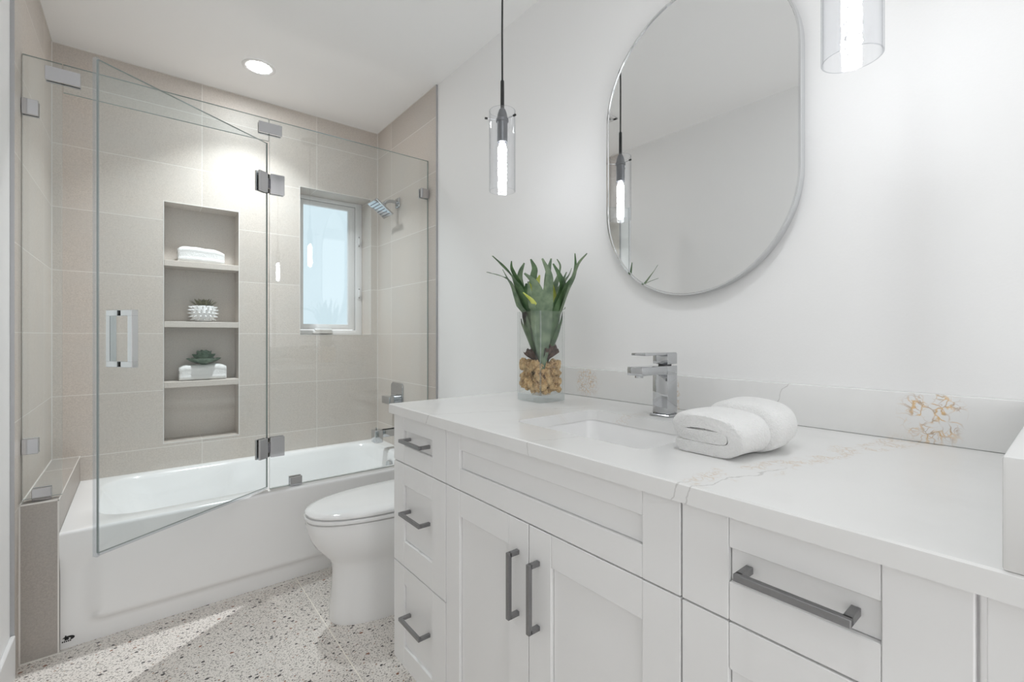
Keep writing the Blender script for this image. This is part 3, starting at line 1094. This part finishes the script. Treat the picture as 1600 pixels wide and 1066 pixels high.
b = nb(); lathe(b, [(0.018, 1.068), (0.018, 1.0725)], (1.161, 0.748, 0), 20)
obj('lever_collar', b, 'darkmetal', t)
b = nb()
box(b, fx0 + 0.001, fx1, fy0, fy1, 1.0725, 1.103, 0.0015, 2)
box(b, 1.036, fx1, fy0 + 0.002, fy1 - 0.002, 1.0985, 1.1055, 0.0015, 2)
obj('lever', b, 'chrome', t)

# ------------------------------------------------------------------ mirror
t = thing('wall_mirror', (XW, 0.749, 1.275), 'oblong silver framed mirror with rounded ends on the vanity wall', 'mirror')
def stad(r, x, n=40):
    out = []
    for k in range(n + 1):
        a = PI * k / n
        out.append((x, 0.749 - r * math.cos(a), 1.886 + r * math.sin(a)))
    for k in range(n + 1):
        a = PI * k / n
        out.append((x, 0.749 + r * math.cos(a), 1.580 - r * math.sin(a)))
    return out
xm = XW - 0.026
b = nb()
loft(b, [stad(0.299, XW - 0.0005), stad(0.306, XW - 0.0005), stad(0.306, xm - 0.004), stad(0.301, xm - 0.004), stad(0.300, xm + 0.0006)], cap0=False, cap1=False)
obj('frame', b, 'chrome_light', t, 30)
b = nb()
loft(b, [stad(0.300, XW - 0.004), stad(0.300, xm)], cap0=True, cap1=True)
obj('mirror_glass', b, 'mirror', t, 30)

# ------------------------------------------------------------------ pendants
def make_pendant(y, drop, label):
    x = 0.963
    t = thing('pendant_lamp', (x, y, 1.644 - drop), label, 'pendant lamp', 'glass cylinder pendants over the vanity')
    D = -drop
    b = nb(); lathe(b, [(0.055, H - 0.022), (0.060, H - 0.018), (0.060, H - 0.0005)], (x, y, 0), 28)
    obj('ceiling_canopy', b, 'socket', t)
    b = nb()
    tube(b, [(x, y, H - 0.02), (x + 0.0006, y, 2.35), (x - 0.0008, y, 2.18), (x, y, 2.015 + D)], 0.0032, 8)
    obj('cord', b, 'black', t)
    b = nb()
    lathe(b, [(0.0045, 2.022 + D), (0.0062, 2.018 + D), (0.0066, 1.920 + D)], (x, y, 0), 12)
    obj('stem', b, 'black', t)
    b = nb()
    lathe(b, [(r, z + D) for r, z in ((0.007, 1.926), (0.011, 1.921), (0.0155, 1.908), (0.0185, 1.893), (0.0215, 1.889), (0.0215, 1.881), (0.0180, 1.879), (0.0175, 1.812), (0.0182, 1.810), (0.0165, 1.810), (0.0155, 1.84))], (x, y, 0), 24)
    so = obj('socket', b, 'socket', t)
    r0, r1, zb, zt = 0.0447, 0.0422, 1.644 + D, 1.916 + D
    b = nb()
    lathe(b, [(r0, zb), (r0, zt), (r1, zt), (r1, zb), (r0, zb)], (x, y, 0), 56, cap0=False, cap1=False)
    b.normal_update()
    for f in b.faces:
        if abs(f.normal.z) > 0.7:
            f.material_index = 1
    obj('glass_shade', b, ['shade', 'shade_rim'], t, 40)
    for a in (math.radians(158), math.radians(278), math.radians(38)):
        b = nb()
        d = Vector((math.cos(a), math.sin(a), 0))
        c = Vector((x, y, 1.885 + D))
        tube(b, [c + d * 0.019, c + d * 0.052], 0.0013, 8)
        tube(b, [c + d * 0.052, c + d * 0.061], 0.0038, 10, mat=1)
        obj('shade_screw', b, ['nickel', 'black'], t)
    # chunky crystal rod bulb
    b = nb()
    rnd = random.Random(3)
    n_, K = 11, 26
    loops = []
    for k in range(K + 1):
        f = k / K
        z = 1.650 + D + 0.162 * f
        r = 0.0150
        if f < 0.05: r *= 0.5 + 10 * f
        if f > 0.88: r *= 1 - (f - 0.88) * 4
        loops.append([(x + r * rnd.uniform(0.86, 1.08) * math.cos(2 * PI * (q + 0.5 * (k % 2)) / n_), y + r * rnd.uniform(0.86, 1.08) * math.sin(2 * PI * (q + 0.5 * (k % 2)) / n_), z) for q in range(n_)])
    loft(b, loops)
    obj('bulb', b, 'bulb', so, 20)
make_pendant(1.246, 0.0, 'hanging glass cylinder lamp left of the mirror, whole with its cord')
make_pendant(0.254, 0.011, 'hanging glass cylinder lamp right of the mirror, cut off by the top')

# ------------------------------------------------------------------ downlights, vent
def downlight(x, y, watts, label):
    t = thing('recessed_light', (x, y, H), label, 'ceiling light', 'round recessed ceiling lights')
    b = nb()
    lathe(b, [(0.054, -0.0012), (0.070, -0.006), (0.078, -0.004), (0.080, -0.0005)], (x, y, H), 40, cap0=False, cap1=False)
    obj('trim_ring', b, 'trimw', t, 40)
    b = nb()
    lathe(b, [(0.054, -0.0035), (0.054, -0.0010)], (x, y, H), 40)
    obj('light_lens', b, 'lens', t, 0)
    ld = bpy.data.lights.new('downlight_beam', 'AREA')
    ld.shape = 'DISK'
    ld.size = 0.10
    ld.energy = watts
    ld.spread = math.radians(106)
    ld.color = (0.95, 0.985, 1.0)
    lo = bpy.data.objects.new('downlight_beam', ld)
    COL.objects.link(lo)
    lo.parent = t
    lo.location = (0, 0, -0.0045)
downlight(0.49, 2.724, DOWN_TUB, 'glowing round recessed light in the ceiling above the bathtub')
downlight(0.42, 0.30, FILL_AISLE, 'added unseen recessed light over the vanity aisle, balancing the light')  # out of view, added only to balance the light

t = thing('ceiling_vent', (0.25, 2.00, H), 'white louvred ceiling vent near the left wall, seen in the mirror', 'vent')
b = nb()
vx0, vx1, vy0, vy1 = 0.15, 0.35, 1.90, 2.10
for x0, x1, y0, y1 in ((vx0, vx1, vy0, vy0 + 0.025), (vx0, vx1, vy1 - 0.025, vy1), (vx0, vx0 + 0.025, vy0, vy1), (vx1 - 0.025, vx1, vy0, vy1)):
    box(b, x0, x1, y0, y1, H - 0.008, H - 0.0003, 0.002, 1)
obj('vent_frame', b, 'vent', t)
b = nb()
box(b, vx0 + 0.02, vx1 - 0.02, vy0 + 0.02, vy1 - 0.02, H - 0.0015, H - 0.0004)  # flat sheet, its grey stands for the shade inside the vent
obj('vent_cavity_shade', b, 'gap', t, 0)
b = nb()
for k in range(9):
    y = vy0 + 0.030 + k * 0.0175
    Rm = Matrix.Translation((0, y, H - 0.005)) @ Matrix.Rotation(0.7, 4, 'X')
    box(b, vx0 + 0.02, vx1 - 0.02, -0.007, 0.007, -0.0008, 0.0008, M4=Rm)
obj('vent_louvres', b, 'vent', t, 0)

# ------------------------------------------------------------------ folded towel on the counter
def ribbon_outline(path, th, n_end=6):
    """closed outline of a thick ribbon along a 2-D path with rounded ends"""
    P = [Vector(p) for p in path]
    L, Rr = [], []
    for i, p in enumerate(P):
        d = (P[min(i + 1, len(P) - 1)] - P[max(i - 1, 0)]).normalized()
        nrm_ = Vector((-d.y, d.x))
        L.append(p + nrm_ * th)
        Rr.append(p - nrm_ * th)
    d1 = (P[-1] - P[-2]).normalized()
    d0 = (P[0] - P[1]).normalized()
    def capf(c, d):
        nrm_ = Vector((-d.y, d.x))
        return [c + (nrm_ * math.cos(PI * k / n_end) + d * math.sin(PI * k / n_end)) * th for k in range(1, n_end)]
    return L + capf(P[-1], d1) + list(reversed(Rr)) + capf(P[0], d0)


def smooth_path(pts, n=64):
    P = [Vector(p) for p in pts]
    P = [P[0] * 2 - P[1]] + P + [P[-1] * 2 - P[-2]]
    out = []
    segs = len(P) - 3
    for k in range(n + 1):
        u = k / n * segs
        i = min(int(u), segs - 1)
        f = u - i
        p0, p1, p2, p3 = P[i:i + 4]
        out.append(0.5 * ((2 * p1) + (-p0 + p2) * f + (2 * p0 - 5 * p1 + 4 * p2 - p3) * f * f + (-p0 + 3 * p1 - 3 * p2 + p3) * f ** 3))
    return out


def sweep_x(bm, outline, stations):
    """outline in (y,z); stations: (x, scale y, scale z, dy, dz, skew) about the outline's base centre"""
    ys = [p.x for p in outline]; zs = [p.y for p in outline]
    yc = (min(ys) + max(ys)) / 2; zb = min(zs); zc = (min(zs) + max(zs)) / 2
    loops = []
    for x, sy, sz, dy, dz, bulge in stations:
        loops.append([(x + bulge * ((p.y - zc) / 0.04), yc + (p.x - yc) * sy + dy, zc + (p.y - zc) * sz + dz) for p in outline])
    loft(bm, loops)


def make_towel():
    z = ZC + 0.0005
    th = 0.0128
    path = smooth_path([(0.505, z + th), (0.465, z + th), (0.425, z + th), (0.401, z + th + 0.004), (0.388, z + 0.030), (0.389, z + 0.050),
                        (0.405, z + 0.063), (0.440, z + 0.0685), (0.475, z + 0.068), (0.497, z + 0.062), (0.505, z + 0.051), (0.497, z + 0.0415),
                        (0.470, z + 0.0395), (0.440, z + 0.0395), (0.414, z + 0.040)], 80)
    out = ribbon_outline(path, th)
    b = nb()
    st = []
    A, C, B = 0.828, 0.932, 1.048
    def lump(x0, x1, sy, sz, dy):
        N = 14
        for k in range(N + 1):
            f = k / N
            e_ = 1 - abs(2 * f - 1) ** 7
            s_ = 0.90 + 0.10 * e_
            st.append((x0 + (x1 - x0) * f, sy * s_, sz * (0.94 + 0.06 * e_), dy, (sz - 1) * 0.04 - sz * 0.004 * (1 - e_), -0.012 if f < 0.2 and x0 == A else 0.0))
    lump(A, C, 1.0, 1.0, 0.0)
    lump(C + 0.001, B, 1.05, 1.14, -0.008)
    sweep_x(b, out, st)
    zmin = min(v.co.z for v in b.verts)
    for v in b.verts:
        v.co.z += z - zmin
        v.co.y += 0.006 * math.sin(v.co.x * 31) - 0.006
        v.co.x -= 0.008
    o = obj('folded_towel', b, 'terry', None, 75)
    tag(o, 'white terry towel folded in two plump rolls on the vanity counter', 'towel', 'white towels')
make_towel()

# ------------------------------------------------------------------ niche things
def niche_towel(x0, x1, z, hgt, label, sag=0.0, tilt=0.0):
    th = hgt * 0.135
    yb, yf = Y0 + ND - 0.018, Y0 + 0.022
    path = smooth_path([(yb, z + th), (yf + 0.03, z + th), (yf + 0.010, z + th * 1.3), (yf + th, z + hgt * 0.35), (yf + th, z + hgt * 0.62), (yf + 0.012, z + hgt * 0.82),
                        (yf + 0.04, z + hgt - th), (yb - 0.02, z + hgt - th), (yb - th, z + hgt * 0.72), (yb - 0.018, z + hgt * 0.50), (yf + 0.04, z + hgt * 0.48)], 60)
    out = ribbon_outline(path, th)
    b = nb()
    st = []
    N = 22
    for k in range(N + 1):
        f = k / N
        e_ = 1 - abs(2 * f - 1) ** 5
        st.append((x0 + (x1 - x0) * f, 0.86 + 0.14 * e_, 0.80 + 0.20 * e_, 0, -0.10 * hgt * (1 - e_), 0))
    sweep_x(b, out, st)
    zmin = min(v.co.z for v in b.verts)
    for v in b.verts:
        f = (v.co.x - x0) / (x1 - x0)
        k = (v.co.z - zmin) / hgt
        v.co.z += z - zmin - sag * k * math.exp(-((f - 0.47) / 0.22) ** 2) + 0.0012 * k * math.sin(f * 19)
        v.co.z += tilt * (f - 0.5) * k
    return tag(obj('folded_towel', b, 'terry', None, 75), label, 'towel', 'white towels')
niche_towel(0.166, 0.386, 1.5615, 0.088, 'white rolled towel alone on the top niche shelf', 0.0, -0.012)
niche_towel(0.172, 0.396, 0.9005, 0.090, 'white rolled towel in the niche with a dark rosette plant on top', 0.005, 0.006)

# spiky white pot with a succulent
def spiky_pot():
    c = Vector((0.286, Y0 + 0.065, 1.2295))
    t = thing('spiky_pot', c, 'small white spiky ceramic pot on the middle niche shelf', 'pot')
    b = nb()
    prof = [(0.030, 0.0), (0.042, 0.004), (0.054, 0.022), (0.060, 0.045), (0.060, 0.070), (0.055, 0.092), (0.051, 0.092), (0.053, 0.075), (0.02, 0.070)]
    lathe(b, prof, c, 32)
    obj('pot_body', b, 'pot', t, 60)
    b = nb()
    for r_, (h, n_) in enumerate(((0.016, 12), (0.032, 15), (0.049, 16), (0.066, 16), (0.081, 15))):
        rr = [0.050, 0.0575, 0.0605, 0.0602, 0.0575][r_]
        tz = [-0.5, -0.25, 0.0, 0.2, 0.4][r_]
        for k in range(n_):
            a = 2 * PI * (k + 0.5 * (r_ % 2)) / n_
            d = Vector((math.cos(a), math.sin(a), tz)).normalized()
            p = c + Vector((math.cos(a) * rr, math.sin(a) * rr, h))
            lathe(b, [(0.0068, -0.003), (0.0042, 0.006), (0.0008, 0.015)], p, 7, d)
    obj('spikes', b, 'pot', t, 50)['kind'] = 'stuff'
    b = nb(); lathe(b, [(0.0535, 0.078), (0.03, 0.082), (0.0, 0.083)], c, 24, cap0=False)
    obj('soil', b, 'bark', t)
    s = thing('potted_succulent', c + Vector((0, 0, 0.08)), 'spiky olive green succulent growing in the white spiky pot', 'plant')
    for ring_, (n_, ln, el, r0) in enumerate(((13, 0.072, 0.48, 0.012), (10, 0.062, 0.8, 0.009), (8, 0.052, 1.1, 0.006), (4, 0.045, 1.4, 0.003))):
        for k in range(n_):
            a = 2 * PI * (k + 0.5 * ring_) / n_ + random.uniform(-0.1, 0.1)
            e_ = el + random.uniform(-0.1, 0.1)
            leafblade(s, c + Vector((math.cos(a) * r0, math.sin(a) * r0, 0.080)), a, e_, ln, 0.0075, 'succ2', 0.35, 0.0025)


def leafblade(parent, p, a, el, ln, wd, mat, curl=0.3, th=0.003, broad=0.45, cup=0.15, name='leaf'):
    """one pointed leaf: azimuth a, elevation el"""
    b = nb()
    out = Vector((math.cos(a), math.sin(a), 0)); side = Vector((-math.sin(a), math.cos(a), 0))
    N = 9
    loops = []
    pos_ = Vector(p)
    for k in range(N + 1):
        f = k / N
        e_ = el + curl * f
        d = out * math.cos(e_) + Vector((0, 0, 1)) * math.sin(e_)
        up = -out * math.sin(e_) + Vector((0, 0, 1)) * math.cos(e_)
        if k: pos_ = pos_ + d * ln / N
        wv = wd * (math.sin(PI * min(1, f / (2 * broad))) if f < broad else math.cos((f - broad) / (1 - broad) * PI / 2) ** 0.8)
        wv = max(wv, wd * 0.35 if f < broad else 0.0004)
        tt = th * (1 - 0.6 * f) * max(0.15, wv / wd)
        loops.append([pos_ - side * wv + up * cup * wv, pos_ - up * tt, pos_ + side * wv + up * cup * wv, pos_ + up * tt])
    loft(b, loops)
    return obj(name, b, mat, parent, 60)
spiky_pot()

def rosette():
    c = Vector((0.288, Y0 + 0.060, 0.9005 + 0.0855))
    s = thing('rosette_succulent', c, 'dark green rosette succulent lying on the rolled towel in the niche', 'plant')
    b = nb(); lathe(b, [(0.012, 0.0), (0.02, 0.006), (0.016, 0.03), (0.004, 0.05)], c, 12)
    obj('core', b, 'succ', s)
    tw = -1
    for ring_, (n_, ln, el, wd, z) in enumerate(((6, 0.084, 0.10, 0.034, 0.006), (6, 0.076, 0.42, 0.034, 0.012), (5, 0.070, 0.85, 0.032, 0.018), (4, 0.062, 1.15, 0.026, 0.024), (3, 0.050, 1.35, 0.018, 0.030))):
        for k in range(n_):
            a = 2 * PI * (k + 0.45 * ring_) / n_ + random.uniform(-0.08, 0.08)
            leafblade(s, c + Vector((math.cos(a) * 0.008, math.sin(a) * 0.008, z)), a, el, ln, wd, 'succ', 0.5, 0.005, 0.68, 0.40)
rosette()

# ------------------------------------------------------------------ vase with moss and fern
VX0, VX1, VY0, VY1 = 1.036, 1.152, 1.134, 1.255
VC = Vector(((VX0 + VX1) / 2, (VY0 + VY1) / 2, ZC))
VZ = 1.236
t = thing('glass_vase', VC, 'tall square clear glass vase on the counter left of the faucet', 'vase')
b = nb()
th = 0.0045
rr_ = 0.004
def vl(g_, z):
    return [(x, y, z) for x, y in rrect(VC.x, VC.y, (VX1 - VX0) / 2 - g_, (VY1 - VY0) / 2 - g_, rr_, 3)]
loft(b, [vl(0, ZC + 0.026), vl(0, VZ), vl(th, VZ), vl(th, ZC + 0.026)], cap0=False, cap1=False)
b.normal_update()
for f in b.faces:
    if abs(f.normal.z) > 0.7 or f.calc_center_median().z > VZ - 0.0001:
        f.material_index = 1
    elif max(abs(f.normal.x), abs(f.normal.y)) < 0.99:
        f.material_index = 2
obj('vase_walls', b, ['vglass', 'gedge_light', 'vcorner'], t, 30)
b = nb()
loft(b, [vl(0.003, ZC + 0.0004), vl(0, ZC + 0.003), vl(0, ZC + 0.0258)])
obj('vase_base', b, 'vbase', t, 30)

def moss():
    b = nb()
    rnd = random.Random(4)
    for i in range(230):
        r = rnd.uniform(0.008, 0.0135)
        x = rnd.uniform(VX0 + th + r * 0.45, VX1 - th - r * 0.45)
        y = rnd.uniform(VY0 + th + r * 0.45, VY1 - th - r * 0.45)
        z = ZC + 0.027 + r * 0.85 + rnd.uniform(0, 1) * 0.098
        tb = bmesh.new()
        bmesh.ops.create_icosphere(tb, subdivisions=3, radius=r)
        sd = rnd.uniform(0, 100)
        for v in tb.verts:
            q = v.co.normalized()
            k = 1 + 0.14 * math.sin(q.x * 7 + sd) * math.sin(q.y * 8 + sd * 2) + rnd.uniform(-0.38, 0.30)
            v.co = v.co * k + Vector((x, y, z))
            v.co.x = min(max(v.co.x, VX0 + th + 0.0004), VX1 - th - 0.0004)
            v.co.y = min(max(v.co.y, VY0 + th + 0.0004), VY1 - th - 0.0004)
            v.co.z = max(v.co.z, ZC + 0.0262)
        merge(b, tb, 0)
    o = obj('moss', b, 'moss', None, 25)
    tag(o, 'tan clumps of dried moss filling the bottom of the square vase', 'moss', kind='stuff')
moss()

CAMR = Vector((math.cos(math.radians(38.9)), -math.sin(math.radians(38.9)), 0))   # a horizontal direction in the room, along the window-to-door diagonal
CAMF = Vector((math.sin(math.radians(38.9)), math.cos(math.radians(38.9)), 0))
def fern():
    root = VC + Vector((0, 0, 0.150))
    f = thing('staghorn_fern', root, 'green staghorn fern with forked antler leaves standing in the square glass vase', 'plant')
    b = nb()
    rnd = random.Random(11)
    # dark, frilled shield leaves around the root
    for k in range(7):
        a = 2 * PI * k / 7 + 0.3
        n_ = 12
        d = Vector((math.cos(a), math.sin(a), 0)); s = Vector((-math.sin(a), math.cos(a), 0))
        rows = []
        if k == 4:
            continue
        hh = 0.045 if k not in (5, 6) else 0.062
        for j in range(6):
            v_ = j / 5
            rows.append([])
            for i in range(n_ + 1):
                u = i / n_ - 0.5
                rad = 0.010 + 0.038 * v_ + 0.006 * math.sin(u * 20 + k) * v_
                p = root + d * rad + s * (u * (0.020 + 0.052 * v_)) + Vector((0, 0, -0.016 + hh * v_ * (1 - abs(u) * 0.8) + 0.006 * v_ * math.sin(u * 25 + k * 2)))
                rows[-1].append(p)
        for side_ in (0.0, 0.0016):
            vs = [[b.verts.new(p + d * side_) for p in r] for r in rows]
            for r0, r1 in zip(vs, vs[1:]):
                for i in range(n_):
                    b.faces.new((r0[i], r0[i + 1], r1[i + 1], r1[i]))
    for v in b.verts:
        v.co.x = min(max(v.co.x, VX0 + 0.007), VX1 - 0.007)
        v.co.y = min(max(v.co.y, VY0 + 0.007), VY1 - 0.007)
    obj('root_shield', b, 'bark', f, 60)

    O = VC + Vector((0, 0, 1.153 - ZC))
    def P(r, z, fwd):
        return O + CAMR * r + CAMF * fwd + Vector((0, 0, z))

    def frond(fingers, mat, name='frond', thick=0.0011):
        """a blade made of fingers that run side by side from the root and part into antlers;
        finger: list of (right, height above eye level, away, half width) in metres"""
        b = nb()
        for fi, pts in enumerate(fingers):
            C = smooth_path([P(*p[:3]) for p in pts], 30)
            W = smooth_path([Vector((p[3], 0, 0)) for p in pts], 30)
            loops = []
            for k, c in enumerate(C):
                tg = (C[min(k + 1, 30)] - C[max(k - 1, 0)]).normalized()
                # blade faces away from the plant's axis
                rad = c - O; rad.z = 0
                face = -CAMF * 0.055 + rad
                if pts[-1][2] > 0.03: face = CAMF * 0.055 + rad
                sd = tg.cross(face.normalized())
                sd = sd.normalized() if sd.length > 1e-4 else CAMR
                nn = sd.cross(tg).normalized()
                hw = max(W[k].x, 0.0006)
                off = nn * (0.0006 * fi)
                loops.append([c - sd * hw - nn * hw * 0.10 + off, c - sd * hw * 0.5 + nn * (thick * 0.6) + off, c + nn * thick + off, c + sd * hw * 0.5 + nn * (thick * 0.6) + off, c + sd * hw - nn * hw * 0.10 + off, c - nn * thick * 0.3 + off])
            loft(b, loops)
        for v in b.verts:
            if v.co.z < VZ + 0.008:
                v.co.x = min(max(v.co.x, VX0 + 0.0062), VX1 - 0.0062)
                v.co.y = min(max(v.co.y, VY0 + 0.0062), VY1 - 0.0062)
        obj(name, b, mat, f, 70)

    def px(u, v, fwd, hw):
        """convert a measured outline point (in 1/446 m units) to right, height, away, half width"""
        k = (1.617 + fwd) / 722.0
        return ((u - 800) * k - (845 - 800) * 1.617 / 722.0, (524.2 - v) * k, fwd, hw * k)
    R0 = (846, 588, 0.0, 2.2)
    def go(*fs, r0=R0): return [[px(*r0)] + [px(*p) for p in f_] for f_ in fs]
    # behind first
    frond(go([(838, 530, 0.02, 7), (833, 470, 0.04, 10), (833, 435, 0.05, 6), (835, 420, 0.055, 4.5), (829, 405, 0.06, 1.3)]), 'frond')
    frond(go([(850, 530, 0.02, 6), (856, 470, 0.04, 8), (856, 430, 0.05, 5), (861, 404, 0.06, 1.2)],
             [(852, 530, 0.02, 5), (864, 460, 0.045, 6), (873, 428, 0.05, 2.2), (875, 415, 0.05, 1.6), (870, 405, 0.05, 0.8)]), 'frond2')
    frond(go([(832, 530, 0.01, 6), (818, 470, 0.025, 8), (812, 438, 0.035, 6), (813, 425, 0.035, 4.5), (819, 411, 0.04, 1.2)]), 'frond2')
    frond(go([(858, 530, 0.01, 6), (874, 470, 0.025, 8), (882, 442, 0.03, 7), (889, 430, 0.03, 4), (893, 419, 0.03, 1.2)],
             [(857, 530, 0.01, 5), (871, 465, 0.025, 6), (879, 440, 0.035, 3), (885, 425, 0.04, 1.0)]), 'frond2')
    # young yellow green leaves in the middle
    frond(go([(842, 530, 0.005, 4), (836, 480, 0.012, 8), (830, 455, 0.014, 7), (826, 442, 0.014, 1.5)],
             [(846, 530, 0.005, 4), (842, 480, 0.016, 8), (838, 450, 0.02, 6), (843, 430, 0.02, 1.2)]), 'frond3')
    frond(go([(852, 530, 0.0, 4), (862, 485, 0.002, 9), (865, 462, 0.004, 7), (860, 440, 0.01, 4), (855, 425, 0.012, 1.2)]), 'frond3')
    # left: dark blade with two antlers and a short tooth
    frond(go([(834, 530, -0.012, 7), (821, 482, -0.016, 10), (808, 446, -0.05, 7.5), (795, 426, -0.12, 3.2), (782, 412, -0.16, 2.6), (769, 400, -0.20, 1.2)],
             [(836, 530, -0.012, 7), (825, 482, -0.018, 10), (812, 448, -0.035, 7), (803, 428, -0.05, 4), (799, 418, -0.05, 3), (799, 408, -0.05, 1.2)],
             [(838, 530, -0.014, 7), (830, 485, -0.022, 10), (824, 462, -0.04, 9), (822, 443, -0.04, 1.5)]), 'frond')
    frond(go([(832, 530, -0.01, 5), (812, 480, -0.02, 5), (800, 447, -0.03, 4), (793, 436, -0.04, 2.2), (785, 421, -0.06, 0.8)],
             [(831, 530, -0.01, 5), (810, 478, -0.02, 5), (798, 442, -0.05, 3.2), (787, 433, -0.10, 1.0), (772, 428, -0.15, 0.9), (760, 425, -0.18, 0.8)]), 'frond2')
    # right: dark blade forking into two long antlers, a thinner one beyond
    frond(go([(858, 530, -0.012, 7), (870, 482, -0.018, 10), (880, 450, -0.035, 8), (874, 430, -0.05, 4.5), (864, 412, -0.05, 1.3)],
             [(860, 530, -0.012, 7), (873, 482, -0.016, 10), (886, 450, -0.05, 8), (896, 432, -0.07, 4.5), (899, 416, -0.075, 3.2), (898, 396, -0.08, 1.2)]), 'frond')
    frond(go([(862, 530, -0.008, 4), (878, 482, -0.012, 4), (893, 440, -0.11, 4), (903, 413, -0.15, 2.6), (917, 396, -0.17, 1.0)]), 'frond2')
    # front centre: broad grey green blade
    frond(go([(846, 545, -0.038, 8), (840, 490, -0.046, 13), (840, 460, -0.055, 10), (834, 441, -0.06, 5.2), (819, 427, -0.065, 1.4)],
             [(850, 545, -0.039, 8), (851, 490, -0.047, 13), (856, 456, -0.056, 8.5), (858, 430, -0.06, 5.4), (847, 404, -0.065, 1.4)],
             [(845, 545, -0.034, 7), (835, 496, -0.042, 6), (829, 468, -0.05, 5), (825, 440, -0.05, 1.2)], r0=(848, 581, -0.040, 1.5)), 'frond2')
    frond(go([(844, 545, -0.008, 3), (843, 500, -0.022, 3.5), (834, 474, -0.052, 3.6), (817, 457, -0.068, 0.8)]), 'frond3')
    # spurs inside the vase
    frond(go([(832, 540, -0.01, 3), (820, 508, -0.015, 3), (811, 482, -0.018, 0.8)]), 'frond', 'frond_spur')
    frond(go([(832, 545, 0.0, 3), (818, 512, 0.0, 2.5), (812, 498, 0.0, 0.8)]), 'frond2', 'frond_spur')
    frond(go([(862, 540, -0.01, 3), (876, 505, -0.012, 3), (883, 480, -0.012, 0.8)]), 'frond', 'frond_spur')
    frond(go([(862, 545, 0.0, 3), (877, 510, 0.0, 2.5), (884, 496, 0.0, 0.8)]), 'frond2', 'frond_spur')
fern()

for o in bpy.data.objects:
    if '_o' in o.keys():
        del o['_o']
